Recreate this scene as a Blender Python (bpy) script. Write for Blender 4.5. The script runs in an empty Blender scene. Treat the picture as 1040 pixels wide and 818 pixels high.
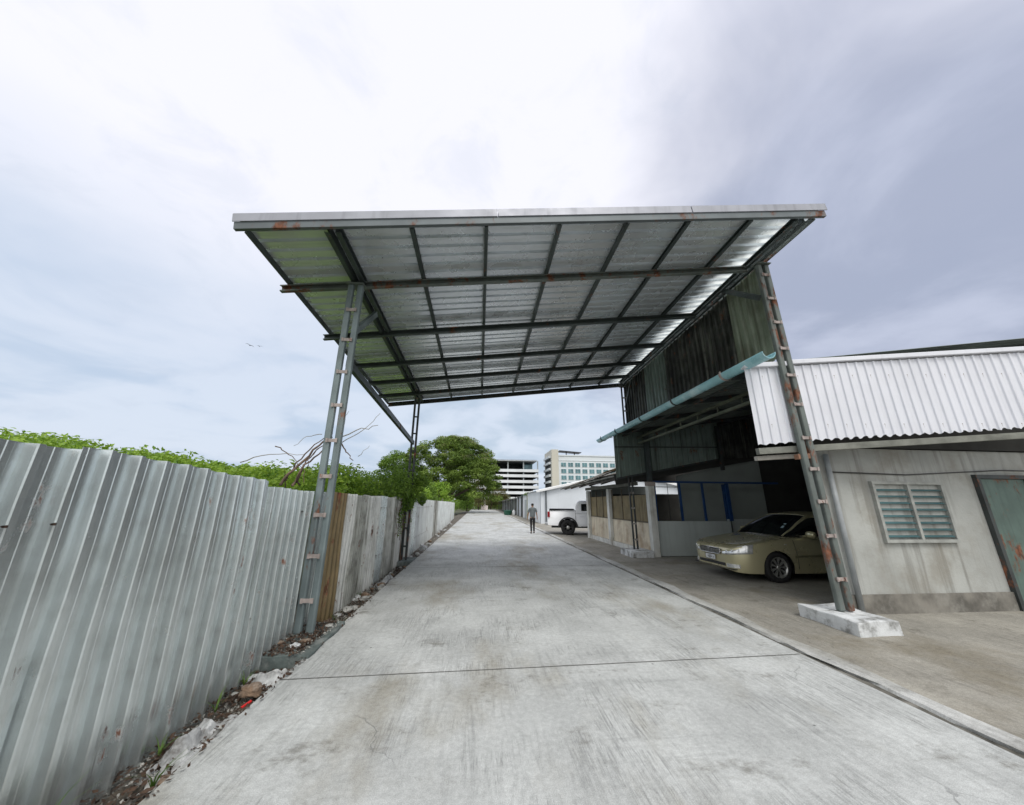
import bpy, bmesh, math, random
from mathutils import Vector, Matrix, noise as mnoise
random.seed(7)
S = bpy.context.scene
COL = S.collection
R = math.radians

# ------------------------------------------------------------------ camera
cam = bpy.data.cameras.new('camera'); camo = bpy.data.objects.new('camera', cam); COL.objects.link(camo)
P_, Y_, RO = R(16.0), R(5.5), R(0.4)
fw = Vector((math.sin(Y_)*math.cos(P_), math.cos(Y_)*math.cos(P_), math.sin(P_)))
rt = Vector((math.cos(Y_), -math.sin(Y_), 0)); up = rt.cross(fw)
rt2 = rt*math.cos(RO)+up*math.sin(RO); up2 = up*math.cos(RO)-rt*math.sin(RO)
m = Matrix.Identity(4)
for i in range(3):
    m[i][0] = rt2[i]; m[i][1] = up2[i]; m[i][2] = -fw[i]
m[2][3] = 1.65
camo.matrix_world = m
cam.sensor_width = 36; cam.lens = 36*354.6/1040; cam.shift_x = -3/1040
cam.clip_start = .05; cam.clip_end = 3000
S.camera = camo

# ------------------------------------------------------------------ world and sun
SUN_EL, SUN_AZ = R(56), R(168)
W = bpy.data.worlds.new('World'); S.world = W; W.use_nodes = True
nt = W.node_tree; N = nt.nodes; L = nt.links; N.clear()
out = N.new('ShaderNodeOutputWorld')
sky = N.new('ShaderNodeTexSky'); sky.sky_type = 'NISHITA'; sky.sun_disc = False
sky.sun_elevation = SUN_EL; sky.sun_rotation = SUN_AZ; sky.air_density = 1.5; sky.dust_density = 2
bg1 = N.new('ShaderNodeBackground'); bg1.inputs[1].default_value = .09; L.new(sky.outputs[0], bg1.inputs[0])
tc = N.new('ShaderNodeTexCoord')
sep = N.new('ShaderNodeSeparateXYZ'); L.new(tc.outputs['Generated'], sep.inputs[0])
def wm(op, a, b=None, c=None, cl=False):
    n = N.new('ShaderNodeMath'); n.operation = op; n.use_clamp = cl
    for i, v in enumerate((a, b, c)):
        if v is None: continue
        if isinstance(v, (int, float)): n.inputs[i].default_value = v
        else: L.new(v, n.inputs[i])
    return n.outputs[0]
def wsm(v, lo, hi):
    n = N.new('ShaderNodeMapRange'); n.interpolation_type = 'SMOOTHSTEP'
    L.new(v, n.inputs[0]); n.inputs[1].default_value = lo; n.inputs[2].default_value = hi
    return n.outputs[0]
def wmix(f, a, b):
    n = N.new('ShaderNodeMix'); n.data_type = 'RGBA'
    if isinstance(f, (int, float)): n.inputs[0].default_value = f
    else: L.new(f, n.inputs[0])
    for i, v in ((6, a), (7, b)):
        if isinstance(v, tuple): n.inputs[i].default_value = v+(1,)
        else: L.new(v, n.inputs[i])
    return n.outputs[2]
zp = wm('ADD', wm('MAXIMUM', sep.outputs[2], 0.0), .22)
comb = N.new('ShaderNodeCombineXYZ')
L.new(wm('DIVIDE', sep.outputs[0], zp), comb.inputs[0]); L.new(wm('DIVIDE', sep.outputs[1], zp), comb.inputs[1])
def wnoise(sc, det, rough=.55, off=(0, 0, 0), dist=.4):
    mp = N.new('ShaderNodeMapping'); mp.inputs['Location'].default_value = off; L.new(comb.outputs[0], mp.inputs[0])
    n = N.new('ShaderNodeTexNoise'); n.inputs['Scale'].default_value = sc; n.inputs['Detail'].default_value = det
    n.inputs['Roughness'].default_value = rough; n.inputs['Distortion'].default_value = dist
    L.new(mp.outputs[0], n.inputs[0]); return n.outputs[0]
n1 = wnoise(.75, 6, .5, (3.1, 1.7, 0)); n2 = wnoise(2.2, 5, .5, (0, 5, 2))
def dirdot(v):
    d = N.new('ShaderNodeVectorMath'); d.operation = 'DOT_PRODUCT'; L.new(tc.outputs['Generated'], d.inputs[0])
    d.inputs[1].default_value = Vector(v).normalized(); return d.outputs['Value']
zen = (.72, .72, .78); hor = (.385, .465, .585); dark = (.275, .305, .405); mid = (.54, .59, .68)
grad = wsm(wm('ADD', sep.outputs[2], wm('MULTIPLY', wm('SUBTRACT', n1, .5), .55)), .18, .66)
c1 = wmix(grad, hor, zen)
patch = wmix(wsm(n2, .42, .68), mid, hor)
c1 = wmix(wm('MULTIPLY', wm('SUBTRACT', 1.0, grad), .8), c1, patch)
n3 = wnoise(4.5, 6, .6, (7, 1, 4)); c1 = wmix(wm('MULTIPLY', wsm(n3, .5, .72), .22), c1, (.40, .46, .56))
dk = wsm(wm('ADD', dirdot((.92, .62, .55)), wm('ADD', wm('MULTIPLY', wm('SUBTRACT', n1, .5), .35), wm('MULTIPLY', wm('SUBTRACT', n2, .5), .22))), .79, .95)
dk = wm('MULTIPLY', dk, wsm(wm('ADD', n2, .25), .38, .62))
dk = wm('MULTIPLY', dk, wsm(sep.outputs[2], .02, .25))
c1 = wmix(wm('MULTIPLY', dk, .9), c1, dark)
n4 = wnoise(1.5, 6, .55, (2, 9, 1), .3); c1 = wmix(wm('MULTIPLY', wm('MULTIPLY', dk, wsm(n4, .42, .66)), .4), c1, (.56, .59, .70))
# low dark bank of cloud over the horizon straight ahead
c1 = wmix(wm('MULTIPLY', wm('MULTIPLY', wsm(dirdot((.0, 1, .22)), .94, .995), wsm(n2, .36, .6)), .5), c1, (.33, .41, .50))
# unseen sky behind the camera, brightened to light the surfaces facing it
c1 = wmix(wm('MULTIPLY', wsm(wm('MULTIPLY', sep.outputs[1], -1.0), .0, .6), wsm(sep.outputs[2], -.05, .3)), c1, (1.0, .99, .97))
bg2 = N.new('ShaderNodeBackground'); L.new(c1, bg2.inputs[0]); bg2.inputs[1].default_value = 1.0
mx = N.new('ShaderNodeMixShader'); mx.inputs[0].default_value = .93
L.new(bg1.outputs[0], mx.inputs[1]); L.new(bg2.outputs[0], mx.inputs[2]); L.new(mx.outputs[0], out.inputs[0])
sl = bpy.data.lights.new('sun', 'SUN'); sl.energy = 1.15; sl.angle = R(25); sl.color = (1, .97, .92)
so = bpy.data.objects.new('sun', sl); COL.objects.link(so)
sd = Vector((math.sin(SUN_AZ)*math.cos(SUN_EL), math.cos(SUN_AZ)*math.cos(SUN_EL), math.sin(SUN_EL)))
so.rotation_euler = sd.to_track_quat('Z', 'Y').to_euler(); so.location = (0, 0, 40)
S.view_settings.view_transform = 'Standard'; S.view_settings.look = 'None'
S.view_settings.exposure = 0.5; S.view_settings.gamma = 1
S.view_settings.use_curve_mapping = False

# ------------------------------------------------------------------ materials
MATS = {}
def mat(name, col, rough=.7, metal=0.0, var=.18, sc=2.0, streak=0.0, streak_col=None, streak_dir=2, rust=0.0, rust_sc=5.0,
        bump=0.0, bump_sc=30, spec=.5, stain=None, stain_amt=0.0, stain_sc=1.2, trans=0.0, emit=None, coat=0):
    if name in MATS: return MATS[name]
    M = bpy.data.materials.new(name); M.use_nodes = True; t = M.node_tree; n = t.nodes; l = t.links
    b = n['Principled BSDF']
    b.inputs['Roughness'].default_value = rough; b.inputs['Metallic'].default_value = metal
    b.inputs['Specular IOR Level'].default_value = spec
    if coat: b.inputs['Coat Weight'].default_value = coat; b.inputs['Coat Roughness'].default_value = .08
    tcn = n.new('ShaderNodeTexCoord')
    def noi(scale, det=5, vs=(1, 1, 1), rgh=.55, off=0):
        mp = n.new('ShaderNodeMapping'); mp.inputs['Scale'].default_value = vs; mp.inputs['Location'].default_value = (off, off*.7, off*1.3)
        l.new(tcn.outputs['Object'], mp.inputs[0])
        x = n.new('ShaderNodeTexNoise'); x.inputs['Scale'].default_value = scale; x.inputs['Detail'].default_value = det
        x.inputs['Roughness'].default_value = rgh; l.new(mp.outputs[0], x.inputs[0]); return x.outputs[0]
    def rng(v, lo, hi, a=0., b_=1.):
        x = n.new('ShaderNodeMapRange'); x.interpolation_type = 'SMOOTHSTEP'; l.new(v, x.inputs[0])
        x.inputs[1].default_value = lo; x.inputs[2].default_value = hi; x.inputs[3].default_value = a; x.inputs[4].default_value = b_
        return x.outputs[0]
    def mix(f, a, c):
        x = n.new('ShaderNodeMix'); x.data_type = 'RGBA'; l.new(f, x.inputs[0]) if not isinstance(f, float) else setattr(x.inputs[0], 'default_value', f)
        for i, v in ((6, a), (7, c)):
            if isinstance(v, tuple): x.inputs[i].default_value = tuple(v[:3])+(1,)
            else: l.new(v, x.inputs[i])
        return x.outputs[2]
    lo = tuple(max(0, c*(1-var)) for c in col); hi = tuple(min(1, c*(1+var)) for c in col)
    c = mix(rng(noi(sc, 6), .3, .7), lo, hi)
    if streak > 0:
        vs = [9, 9, 9]; vs[streak_dir] = .5
        f = rng(noi(1.0, 4, tuple(vs), off=3), .48, .72, 0, streak)
        c = mix(f, c, streak_col or tuple(v*.35 for v in col))
    if stain:
        f = rng(noi(stain_sc, 8, (1, 1, 1), .65, 9), .45, .68, 0, stain_amt)
        c = mix(f, c, stain)
    if rust > 0:
        f = rng(noi(rust_sc, 8, (1, 1, .45), .7, 5), .62-.25*rust, .70-.2*rust)
        rc = mix(rng(noi(14, 4), .3, .7), (.07, .025, .012), (.24, .095, .05))
        c = mix(f, c, rc)
        if metal > 0:
            x = n.new('ShaderNodeMath'); x.operation = 'MULTIPLY_ADD'; l.new(f, x.inputs[0]); x.inputs[1].default_value = -metal; x.inputs[2].default_value = metal
            l.new(x.outputs[0], b.inputs['Metallic'])
            l.new(rng(f, 0, 1, rough, .85), b.inputs['Roughness'])
    l.new(c, b.inputs['Base Color'])
    if rust == 0:
        l.new(rng(noi(sc*2.3, 4, off=2), .3, .7, max(.02, rough-.08), min(1, rough+.08)), b.inputs['Roughness'])
    if bump > 0:
        bn = n.new('ShaderNodeBump'); bn.inputs['Strength'].default_value = bump; bn.inputs['Distance'].default_value = .02
        l.new(noi(bump_sc, 6, rgh=.7), bn.inputs['Height']); l.new(bn.outputs[0], b.inputs['Normal'])
    if trans > 0: b.inputs['Transmission Weight'].default_value = trans
    if emit: b.inputs['Emission Color'].default_value = emit+(1,); b.inputs['Emission Strength'].default_value = 1
    MATS[name] = M; return M

def concrete_mat(name, base, dirt, groove=True, brown=.4, seed=0.0, dirx=.45):
    M = bpy.data.materials.new(name); M.use_nodes = True; t = M.node_tree; n = t.nodes; l = t.links
    b = n['Principled BSDF']; b.inputs['Roughness'].default_value = .88; b.inputs['Specular IOR Level'].default_value = .3
    g = n.new('ShaderNodeTexCoord')
    def noi(scale, det, vs=(1, 1, 1), rgh=.6, off=0., dist=0.):
        mp = n.new('ShaderNodeMapping'); mp.inputs['Scale'].default_value = vs; mp.inputs['Location'].default_value = (off+seed, off*2.1, 0)
        l.new(g.outputs['Object'], mp.inputs[0]); x = n.new('ShaderNodeTexNoise')
        x.inputs['Scale'].default_value = scale; x.inputs['Detail'].default_value = det; x.inputs['Roughness'].default_value = rgh
        x.inputs['Distortion'].default_value = dist
        l.new(mp.outputs[0], x.inputs[0]); return x.outputs[0]
    def rng(v, lo, hi, a=0., b_=1.):
        x = n.new('ShaderNodeMapRange'); x.interpolation_type = 'SMOOTHSTEP'; l.new(v, x.inputs[0])
        x.inputs[1].default_value = lo; x.inputs[2].default_value = hi; x.inputs[3].default_value = a; x.inputs[4].default_value = b_
        return x.outputs[0]
    def mix(f, a, c, mode='MIX'):
        x = n.new('ShaderNodeMix'); x.data_type = 'RGBA'; x.blend_type = mode
        if isinstance(f, float): x.inputs[0].default_value = f
        else: l.new(f, x.inputs[0])
        for i, v in ((6, a), (7, c)):
            if isinstance(v, tuple): x.inputs[i].default_value = v+(1,)
            else: l.new(v, x.inputs[i])
        return x.outputs[2]
    def mul(a, c):
        x = n.new('ShaderNodeMath'); x.operation = 'MULTIPLY'
        for i, v in ((0, a), (1, c)):
            if isinstance(v, float): x.inputs[i].default_value = v
            else: l.new(v, x.inputs[i])
        return x.outputs[0]
    lo = tuple(v*.86 for v in base); hi = tuple(min(1, v*1.12) for v in base)
    c = mix(rng(noi(1.1, 8), .3, .7), lo, hi)
    # wheel-track and broom streaks along the road (Y)
    st = mul(rng(noi(1.0, 6, (8, .8, 1), .72, 4., 1.3), .45, .72), rng(noi(.7, 5, off=8.), .35, .62))
    c = mix(mul(st, .6), c, tuple(v*.55 for v in base))
    fine = mul(rng(noi(1.0, 4, (46, 2.4, 1), .75, 1., 1.2), .45, .66), rng(noi(1.1, 5, off=15.), .46, .58))
    c = mix(mul(fine, .9), c, tuple(v*.6 for v in base))
    cross = mul(rng(noi(1.0, 6, (.35, 3.5, 1), .7, 21., .9), .52, .72), rng(noi(.45, 4, off=33.), .4, .6))
    c = mix(mul(cross, .6), c, tuple(v*.6 for v in base))
    br = mul(rng(noi(.55, 7, (1, dirx, 1), .65, 12.), .48, .68), brown)
    c = mix(br, c, dirt)
    blot = rng(noi(1.5, 9, (1, 1.4, 1), .74, 40.), .55, .7)
    c = mix(mul(blot, .6), c, tuple(v*.42 for v in dirt))
    lt = rng(noi(.9, 5, (1, .6, 1), .6, 60.), .55, .72)
    c = mix(mul(lt, .6), c, tuple(min(1, v*1.25) for v in base))
    # hairline cracks
    vc = n.new('ShaderNodeTexVoronoi'); vc.feature = 'DISTANCE_TO_EDGE'; vc.inputs['Scale'].default_value = .32
    wv = n.new('ShaderNodeVectorMath'); wv.operation = 'SCALE'; nn = n.new('ShaderNodeTexNoise'); nn.inputs['Scale'].default_value = 2.5; nn.inputs['Detail'].default_value = 6
    l.new(g.outputs['Object'], nn.inputs[0]); l.new(nn.outputs['Color'], wv.inputs[0]); wv.inputs['Scale'].default_value = .5
    av = n.new('ShaderNodeVectorMath'); av.operation = 'ADD'; l.new(g.outputs['Object'], av.inputs[0]); l.new(wv.outputs[0], av.inputs[1]); l.new(av.outputs[0], vc.inputs['Vector'])
    ck = mul(rng(vc.outputs['Distance'], .0008, .0032, 1., 0.), rng(noi(.5, 3, off=90.), .52, .6))
    c = mix(mul(ck, .55), c, tuple(v*.3 for v in base))
    # small dark specks
    vo = n.new('ShaderNodeTexVoronoi'); vo.inputs['Scale'].default_value = 4.2; vo.inputs['Randomness'].default_value = 1
    l.new(g.outputs['Object'], vo.inputs['Vector'])
    sp = rng(vo.outputs['Distance'], .04, .07, 1., 0.); sp = mul(sp, rng(noi(2.0, 2, off=70.), .5, .56))
    c = mix(mul(sp, .8), c, tuple(v*.22 for v in base))
    gr0 = rng(noi(150, 2, rgh=.8), .35, .65, .80, 1.12); gr = mul(gr0, rng(noi(22, 5, rgh=.75), .3, .7, .86, 1.10))
    cc = n.new('ShaderNodeVectorMath'); cc.operation = 'SCALE'; l.new(c, cc.inputs[0]); l.new(gr, cc.inputs['Scale'])
    l.new(cc.outputs[0], b.inputs['Base Color'])
    bn = n.new('ShaderNodeBump'); bn.inputs['Strength'].default_value = .35; bn.inputs['Distance'].default_value = .006
    x = n.new('ShaderNodeMath'); x.operation = 'ADD'; l.new(fine, x.inputs[0]); l.new(noi(70, 5), x.inputs[1])
    l.new(x.outputs[0], bn.inputs['Height']); l.new(bn.outputs[0], b.inputs['Normal'])
    return M

def leaf_mat(name, a, b_, sc=1.2):
    M = bpy.data.materials.new(name); M.use_nodes = True; t = M.node_tree; n = t.nodes; l = t.links
    b = n['Principled BSDF']; b.inputs['Roughness'].default_value = .55; b.inputs['Specular IOR Level'].default_value = .35
    g = n.new('ShaderNodeTexCoord'); x = n.new('ShaderNodeTexNoise'); x.inputs['Scale'].default_value = sc; x.inputs['Detail'].default_value = 3
    l.new(g.outputs['Object'], x.inputs[0])
    x2 = n.new('ShaderNodeTexNoise'); x2.inputs['Scale'].default_value = sc*9; l.new(g.outputs['Object'], x2.inputs[0])
    ad = n.new('ShaderNodeMath'); ad.operation = 'ADD'; l.new(x.outputs[0], ad.inputs[0]); l.new(x2.outputs[0], ad.inputs[1])
    rp = n.new('ShaderNodeMapRange'); l.new(ad.outputs[0], rp.inputs[0]); rp.inputs[1].default_value = .75; rp.inputs[2].default_value = 1.25
    mx = n.new('ShaderNodeMix'); mx.data_type = 'RGBA'; l.new(rp.outputs[0], mx.inputs[0]); mx.inputs[6].default_value = a+(1,); mx.inputs[7].default_value = b_+(1,)
    l.new(mx.outputs[2], b.inputs['Base Color'])
    tr = n.new('ShaderNodeBsdfTranslucent'); l.new(mx.outputs[2], tr.inputs[0])
    ms = n.new('ShaderNodeMixShader'); ms.inputs[0].default_value = .35
    l.new(b.outputs[0], ms.inputs[1]); l.new(tr.outputs[0], ms.inputs[2]); l.new(ms.outputs[0], n['Material Output'].inputs[0])
    return M

GALV = mat('galvanised sheet', (.47, .50, .48), .36, .75, .14, 1.5, streak=.5, streak_col=(.24, .25, .22), rust=0, bump=.05, bump_sc=6)
ROOFM = mat('zinc roof sheet', (.84, .88, .92), .27, .62, .08, .8, streak=.35, streak_col=(.55, .60, .58), streak_dir=0)
ROOFB = mat('translucent sky reflection sheet', (.84, .88, .92), .27, .62, .08, .8, streak=.35, streak_col=(.55, .60, .58), streak_dir=0)  # translucency ramp towards the wall brightens it in place of reflected sky
def fixings(M, ax, period, off, zs, col=(.07, .045, .035)):
    t = M.node_tree; n = t.nodes; l = t.links; b = n['Principled BSDF']; src = b.inputs['Base Color'].links[0].from_socket
    g = n.new('ShaderNodeTexCoord'); sp = n.new('ShaderNodeSeparateXYZ'); l.new(g.outputs['Object'], sp.inputs[0])
    def mm(op, a, b_=None):
        x = n.new('ShaderNodeMath'); x.operation = op
        for i, v in ((0, a), (1, b_)):
            if v is None: continue
            if isinstance(v, (int, float)): x.inputs[i].default_value = v
            else: l.new(v, x.inputs[i])
        return x.outputs[0]
    du_ = mm('MULTIPLY', mm('SUBTRACT', mm('FRACT', mm('DIVIDE', mm('ADD', sp.outputs[ax], off), period)), .5), period)
    f = None
    for z in zs:
        dz = mm('SUBTRACT', sp.outputs[2], z); d = mm('SQRT', mm('ADD', mm('MULTIPLY', du_, du_), mm('MULTIPLY', dz, dz)))
        head = mm('LESS_THAN', d, .007)
        run = mm('MULTIPLY', mm('MULTIPLY', mm('LESS_THAN', mm('ABSOLUTE', du_), .006), mm('LESS_THAN', dz, 0.0)), mm('MAXIMUM', mm('ADD', mm('MULTIPLY', dz, 5.0), .45), 0.0))
        k = mm('MAXIMUM', head, run); f = k if f is None else mm('MAXIMUM', f, k)
    x = n.new('ShaderNodeMix'); x.data_type = 'RGBA'; l.new(f, x.inputs[0]); l.new(src, x.inputs[6]); x.inputs[7].default_value = col+(1,); l.new(x.outputs[2], b.inputs['Base Color'])
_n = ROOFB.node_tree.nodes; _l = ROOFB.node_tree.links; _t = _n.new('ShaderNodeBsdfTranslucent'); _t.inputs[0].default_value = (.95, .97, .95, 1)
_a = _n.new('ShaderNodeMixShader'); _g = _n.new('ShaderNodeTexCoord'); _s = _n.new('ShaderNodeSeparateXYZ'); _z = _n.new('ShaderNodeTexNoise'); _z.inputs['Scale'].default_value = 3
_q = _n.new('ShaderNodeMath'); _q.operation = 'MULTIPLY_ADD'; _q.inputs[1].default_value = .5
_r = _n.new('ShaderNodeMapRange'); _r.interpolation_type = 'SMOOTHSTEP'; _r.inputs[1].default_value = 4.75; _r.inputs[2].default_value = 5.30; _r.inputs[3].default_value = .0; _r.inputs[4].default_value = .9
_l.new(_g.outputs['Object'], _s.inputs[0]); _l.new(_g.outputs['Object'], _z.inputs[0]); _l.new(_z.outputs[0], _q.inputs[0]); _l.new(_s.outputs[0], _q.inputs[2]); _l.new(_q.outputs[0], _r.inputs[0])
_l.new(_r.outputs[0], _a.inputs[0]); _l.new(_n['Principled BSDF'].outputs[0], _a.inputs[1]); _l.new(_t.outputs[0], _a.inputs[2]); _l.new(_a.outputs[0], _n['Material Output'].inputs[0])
ZINCT = mat('painted silver flashing', (.33, .34, .38), .5, .3, .1, 1.5, streak=.3, streak_dir=2)
STEEL = mat('grey painted steel', (.060, .075, .075), .5, .25, .2, 3, rust=.10, rust_sc=3.2)
STEELL = mat('pale grey painted steel', (.17, .21, .215), .5, .2, .18, 3, rust=.16, rust_sc=3.4, streak=.3)
STEELR = mat('rusting painted steel', (.13, .15, .14), .55, .2, .2, 3, rust=.42, rust_sc=3.8)
STEELD = mat('dark steel', (.045, .052, .052), .55, .2, .25, 3, rust=.22)
BRACK = mat('rusty batten', (.36, .31, .29), .7, .1, .25, 8, rust=.25, rust_sc=9)
CLADG = mat('green grey cladding', (.17, .215, .19), .42, .35, .2, 1.2, streak=.6, streak_col=(.035, .035, .03), rust=.12)
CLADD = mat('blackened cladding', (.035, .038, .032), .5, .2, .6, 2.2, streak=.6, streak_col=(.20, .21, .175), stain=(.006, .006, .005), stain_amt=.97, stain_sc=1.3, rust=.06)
CLADL = mat('moss stained cladding', (.27, .31, .24), .6, .25, .2, 1.2, streak=.6, streak_col=(.09, .085, .06), stain=(.10, .085, .05), stain_amt=.4)
CLADW = mat('white cladding', (.72, .73, .78), .42, .2, .05, .8, streak=.2, streak_col=(.5, .5, .53))
FWHITE = mat('old white fence sheet', (.60, .61, .58), .38, .62, .2, 1.6, streak=.65, streak_col=(.21, .20, .16), stain=(.10, .10, .08), stain_amt=.5, stain_sc=1.6, rust=.08)
FWHITE2 = mat('far white fence sheet', (.66, .69, .68), .5, .15, .12, 1.6, streak=.35, streak_col=(.34, .34, .3), rust=.05)
FGALV = mat('fence galvanised sheet', (.66, .71, .71), .27, .78, .08, 1.5, streak=.25, streak_col=(.38, .40, .38), stain=(.20, .20, .16), stain_amt=.15, stain_sc=7, rust=.06, bump=.08, bump_sc=5)
FYEL = mat('yellow brown fence sheet', (.22, .165, .085), .55, .3, .2, 2, streak=.5, streak_col=(.10, .075, .04), rust=.15)
FRUST = mat('rusty fence sheet', (.26, .15, .12), .7, .1, .3, 2, rust=.5)
GUT = mat('pale blue gutter', (.30, .56, .62), .30, 0, .12, 1.2, stain=(.55, .72, .76), stain_amt=.9, stain_sc=1.5)
fixings(FGALV, 1, .2, .05, (.5, 1.52)); fixings(FWHITE, 1, .26, .0, (.45, 1.5)); fixings(FWHITE2, 1, .32, .0, (.4, 1.45)); fixings(CLADW, 0, .30, .07, (2.95, 3.82), (.22, .17, .14))
WHITEP = mat('white paint', (.74, .75, .76), .6, 0, .06, 1.5, streak=.15, streak_col=(.5, .5, .48))
WALLW = mat('white rendered wall', (.60, .64, .69), .75, 0, .05, .6, streak=.2, streak_col=(.5, .52, .55))
WALLG = mat('grey partition', (.50, .55, .54), .6, 0, .08, 1.0, streak=.15)
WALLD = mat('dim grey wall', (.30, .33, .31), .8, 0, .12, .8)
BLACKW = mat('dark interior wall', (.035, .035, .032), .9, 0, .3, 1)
BLUEP = mat('blue painted frame', (.012, .055, .18), .45, 0, .15, 3)
COLW = mat('off white column', (.68, .69, .66), .75, 0, .1, 2.5, streak=.4, streak_col=(.25, .23, .18), stain=(.25, .2, .13), stain_amt=.4)
PANL = mat('stained white panel', (.66, .59, .46), .7, 0, .12, 1.4, stain=(.33, .22, .13), stain_amt=.75, stain_sc=1.3, streak=.4, streak_col=(.3, .25, .17))
PANU = mat('brown dirty panel', (.21, .165, .085), .7, 0, .25, 1.5, streak=.7, streak_col=(.07, .055, .03))
TILE = mat('old cement roof sheet', (.13, .122, .105), .9, 0, .3, 1.8, stain=(.05, .045, .035), stain_amt=.7, stain_sc=2.5, bump=.3, bump_sc=12)
MOSS = mat('rusty moss tile', (.17, .11, .035), .9, 0, .4, 6)
PLINTH = mat('whitewashed plinth', (.66, .68, .69), .85, 0, .12, 3, stain=(.10, .095, .08), stain_amt=.8, stain_sc=4, bump=.6, bump_sc=14)
PLG = mat('grey concrete plinth', (.10, .125, .12), .9, 0, .3, 3, stain=(.30, .31, .30), stain_amt=.6, stain_sc=5, bump=.6, bump_sc=12)
SOIL = mat('verge soil', (.10, .085, .065), .95, 0, .5, 5, stain=(.26, .25, .23), stain_amt=.8, stain_sc=6, bump=1, bump_sc=25)
GROUND = mat('earth and grass', (.10, .105, .06), .95, 0, .4, .5, stain=(.13, .11, .07), stain_amt=.6, stain_sc=.2)
CHUNK = mat('broken concrete', (.40, .40, .38), .9, 0, .3, 6, stain=(.09, .085, .07), stain_amt=.8, stain_sc=8, bump=.8, bump_sc=20)
BROWNR = mat('brown stone', (.20, .135, .09), .9, 0, .35, 9, stain=(.36, .31, .26), stain_amt=.6, stain_sc=12, bump=1, bump_sc=25)
SACK = mat('white torn sacking', (.46, .47, .47), .8, 0, .3, 9, stain=(.09, .08, .065), stain_amt=.9, stain_sc=5, bump=.8, bump_sc=18)
DRYL = mat('dead leaves', (.06, .035, .022), .9, 0, .5, 12)
BARK = mat('bark', (.085, .065, .048), .95, 0, .3, 6, bump=1, bump_sc=14)
TWIG = mat('dry twig', (.17, .12, .09), .9, 0, .3, 9)
TWIGP = mat('pale dry twig', (.33, .31, .26), .9, 0, .2, 9)
REDM = mat('red plastic', (.6, .02, .02), .5, 0, .1, 9)
BLACKR = mat('rubber', (.016, .016, .017), .8, 0, .2, 9)
GLASSD = mat('dark car glass', (.008, .010, .011), .06, 0, .1, 2, spec=.7)
CHROME = mat('chrome', (.75, .75, .75), .12, 1.0, .05, 5)
CARP = mat('champagne car paint', (.52, .48, .30), .30, .45, .04, .7, coat=.8)
TRUCKP = mat('white car paint', (.88, .89, .91), .3, 0, .03, .7, coat=.6)
ALLOY = mat('alloy', (.50, .50, .48), .32, .75, .05, 5)
LAMPG = mat('headlamp lens', (.75, .77, .78), .15, .5, .35, 14, spec=.8)
REDL = mat('tail lamp red', (.26, .006, .010), .2, 0, .2, 9)
BLKP = mat('black plastic', (.022, .022, .023), .5, 0, .2, 5)
HOTELW = mat('hotel white wall', (.66, .70, .73), .8, 0, .04, .1)
CREAM = mat('cream wall', (.56, .54, .47), .8, 0, .05, .1)
PKW = mat('parking white parapet', (.76, .79, .83), .8, 0, .08, .15, streak=.3, streak_col=(.55, .57, .58))
PKD = mat('parking dark interior', (.05, .055, .06), .9, 0, .4, .3)
GLSB = mat('blue green window glass', (.10, .21, .23), .12, .2, .35, .35, spec=.8)
SOLAR = mat('solar panel', (.03, .035, .05), .25, 0, .3, .4)
GREENP = mat('green plastic', (.02, .12, .075), .5, 0, .2, 3)
ROOFGR = mat('green roof edge', (.06, .12, .11), .6, 0, .2, 1)

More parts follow.
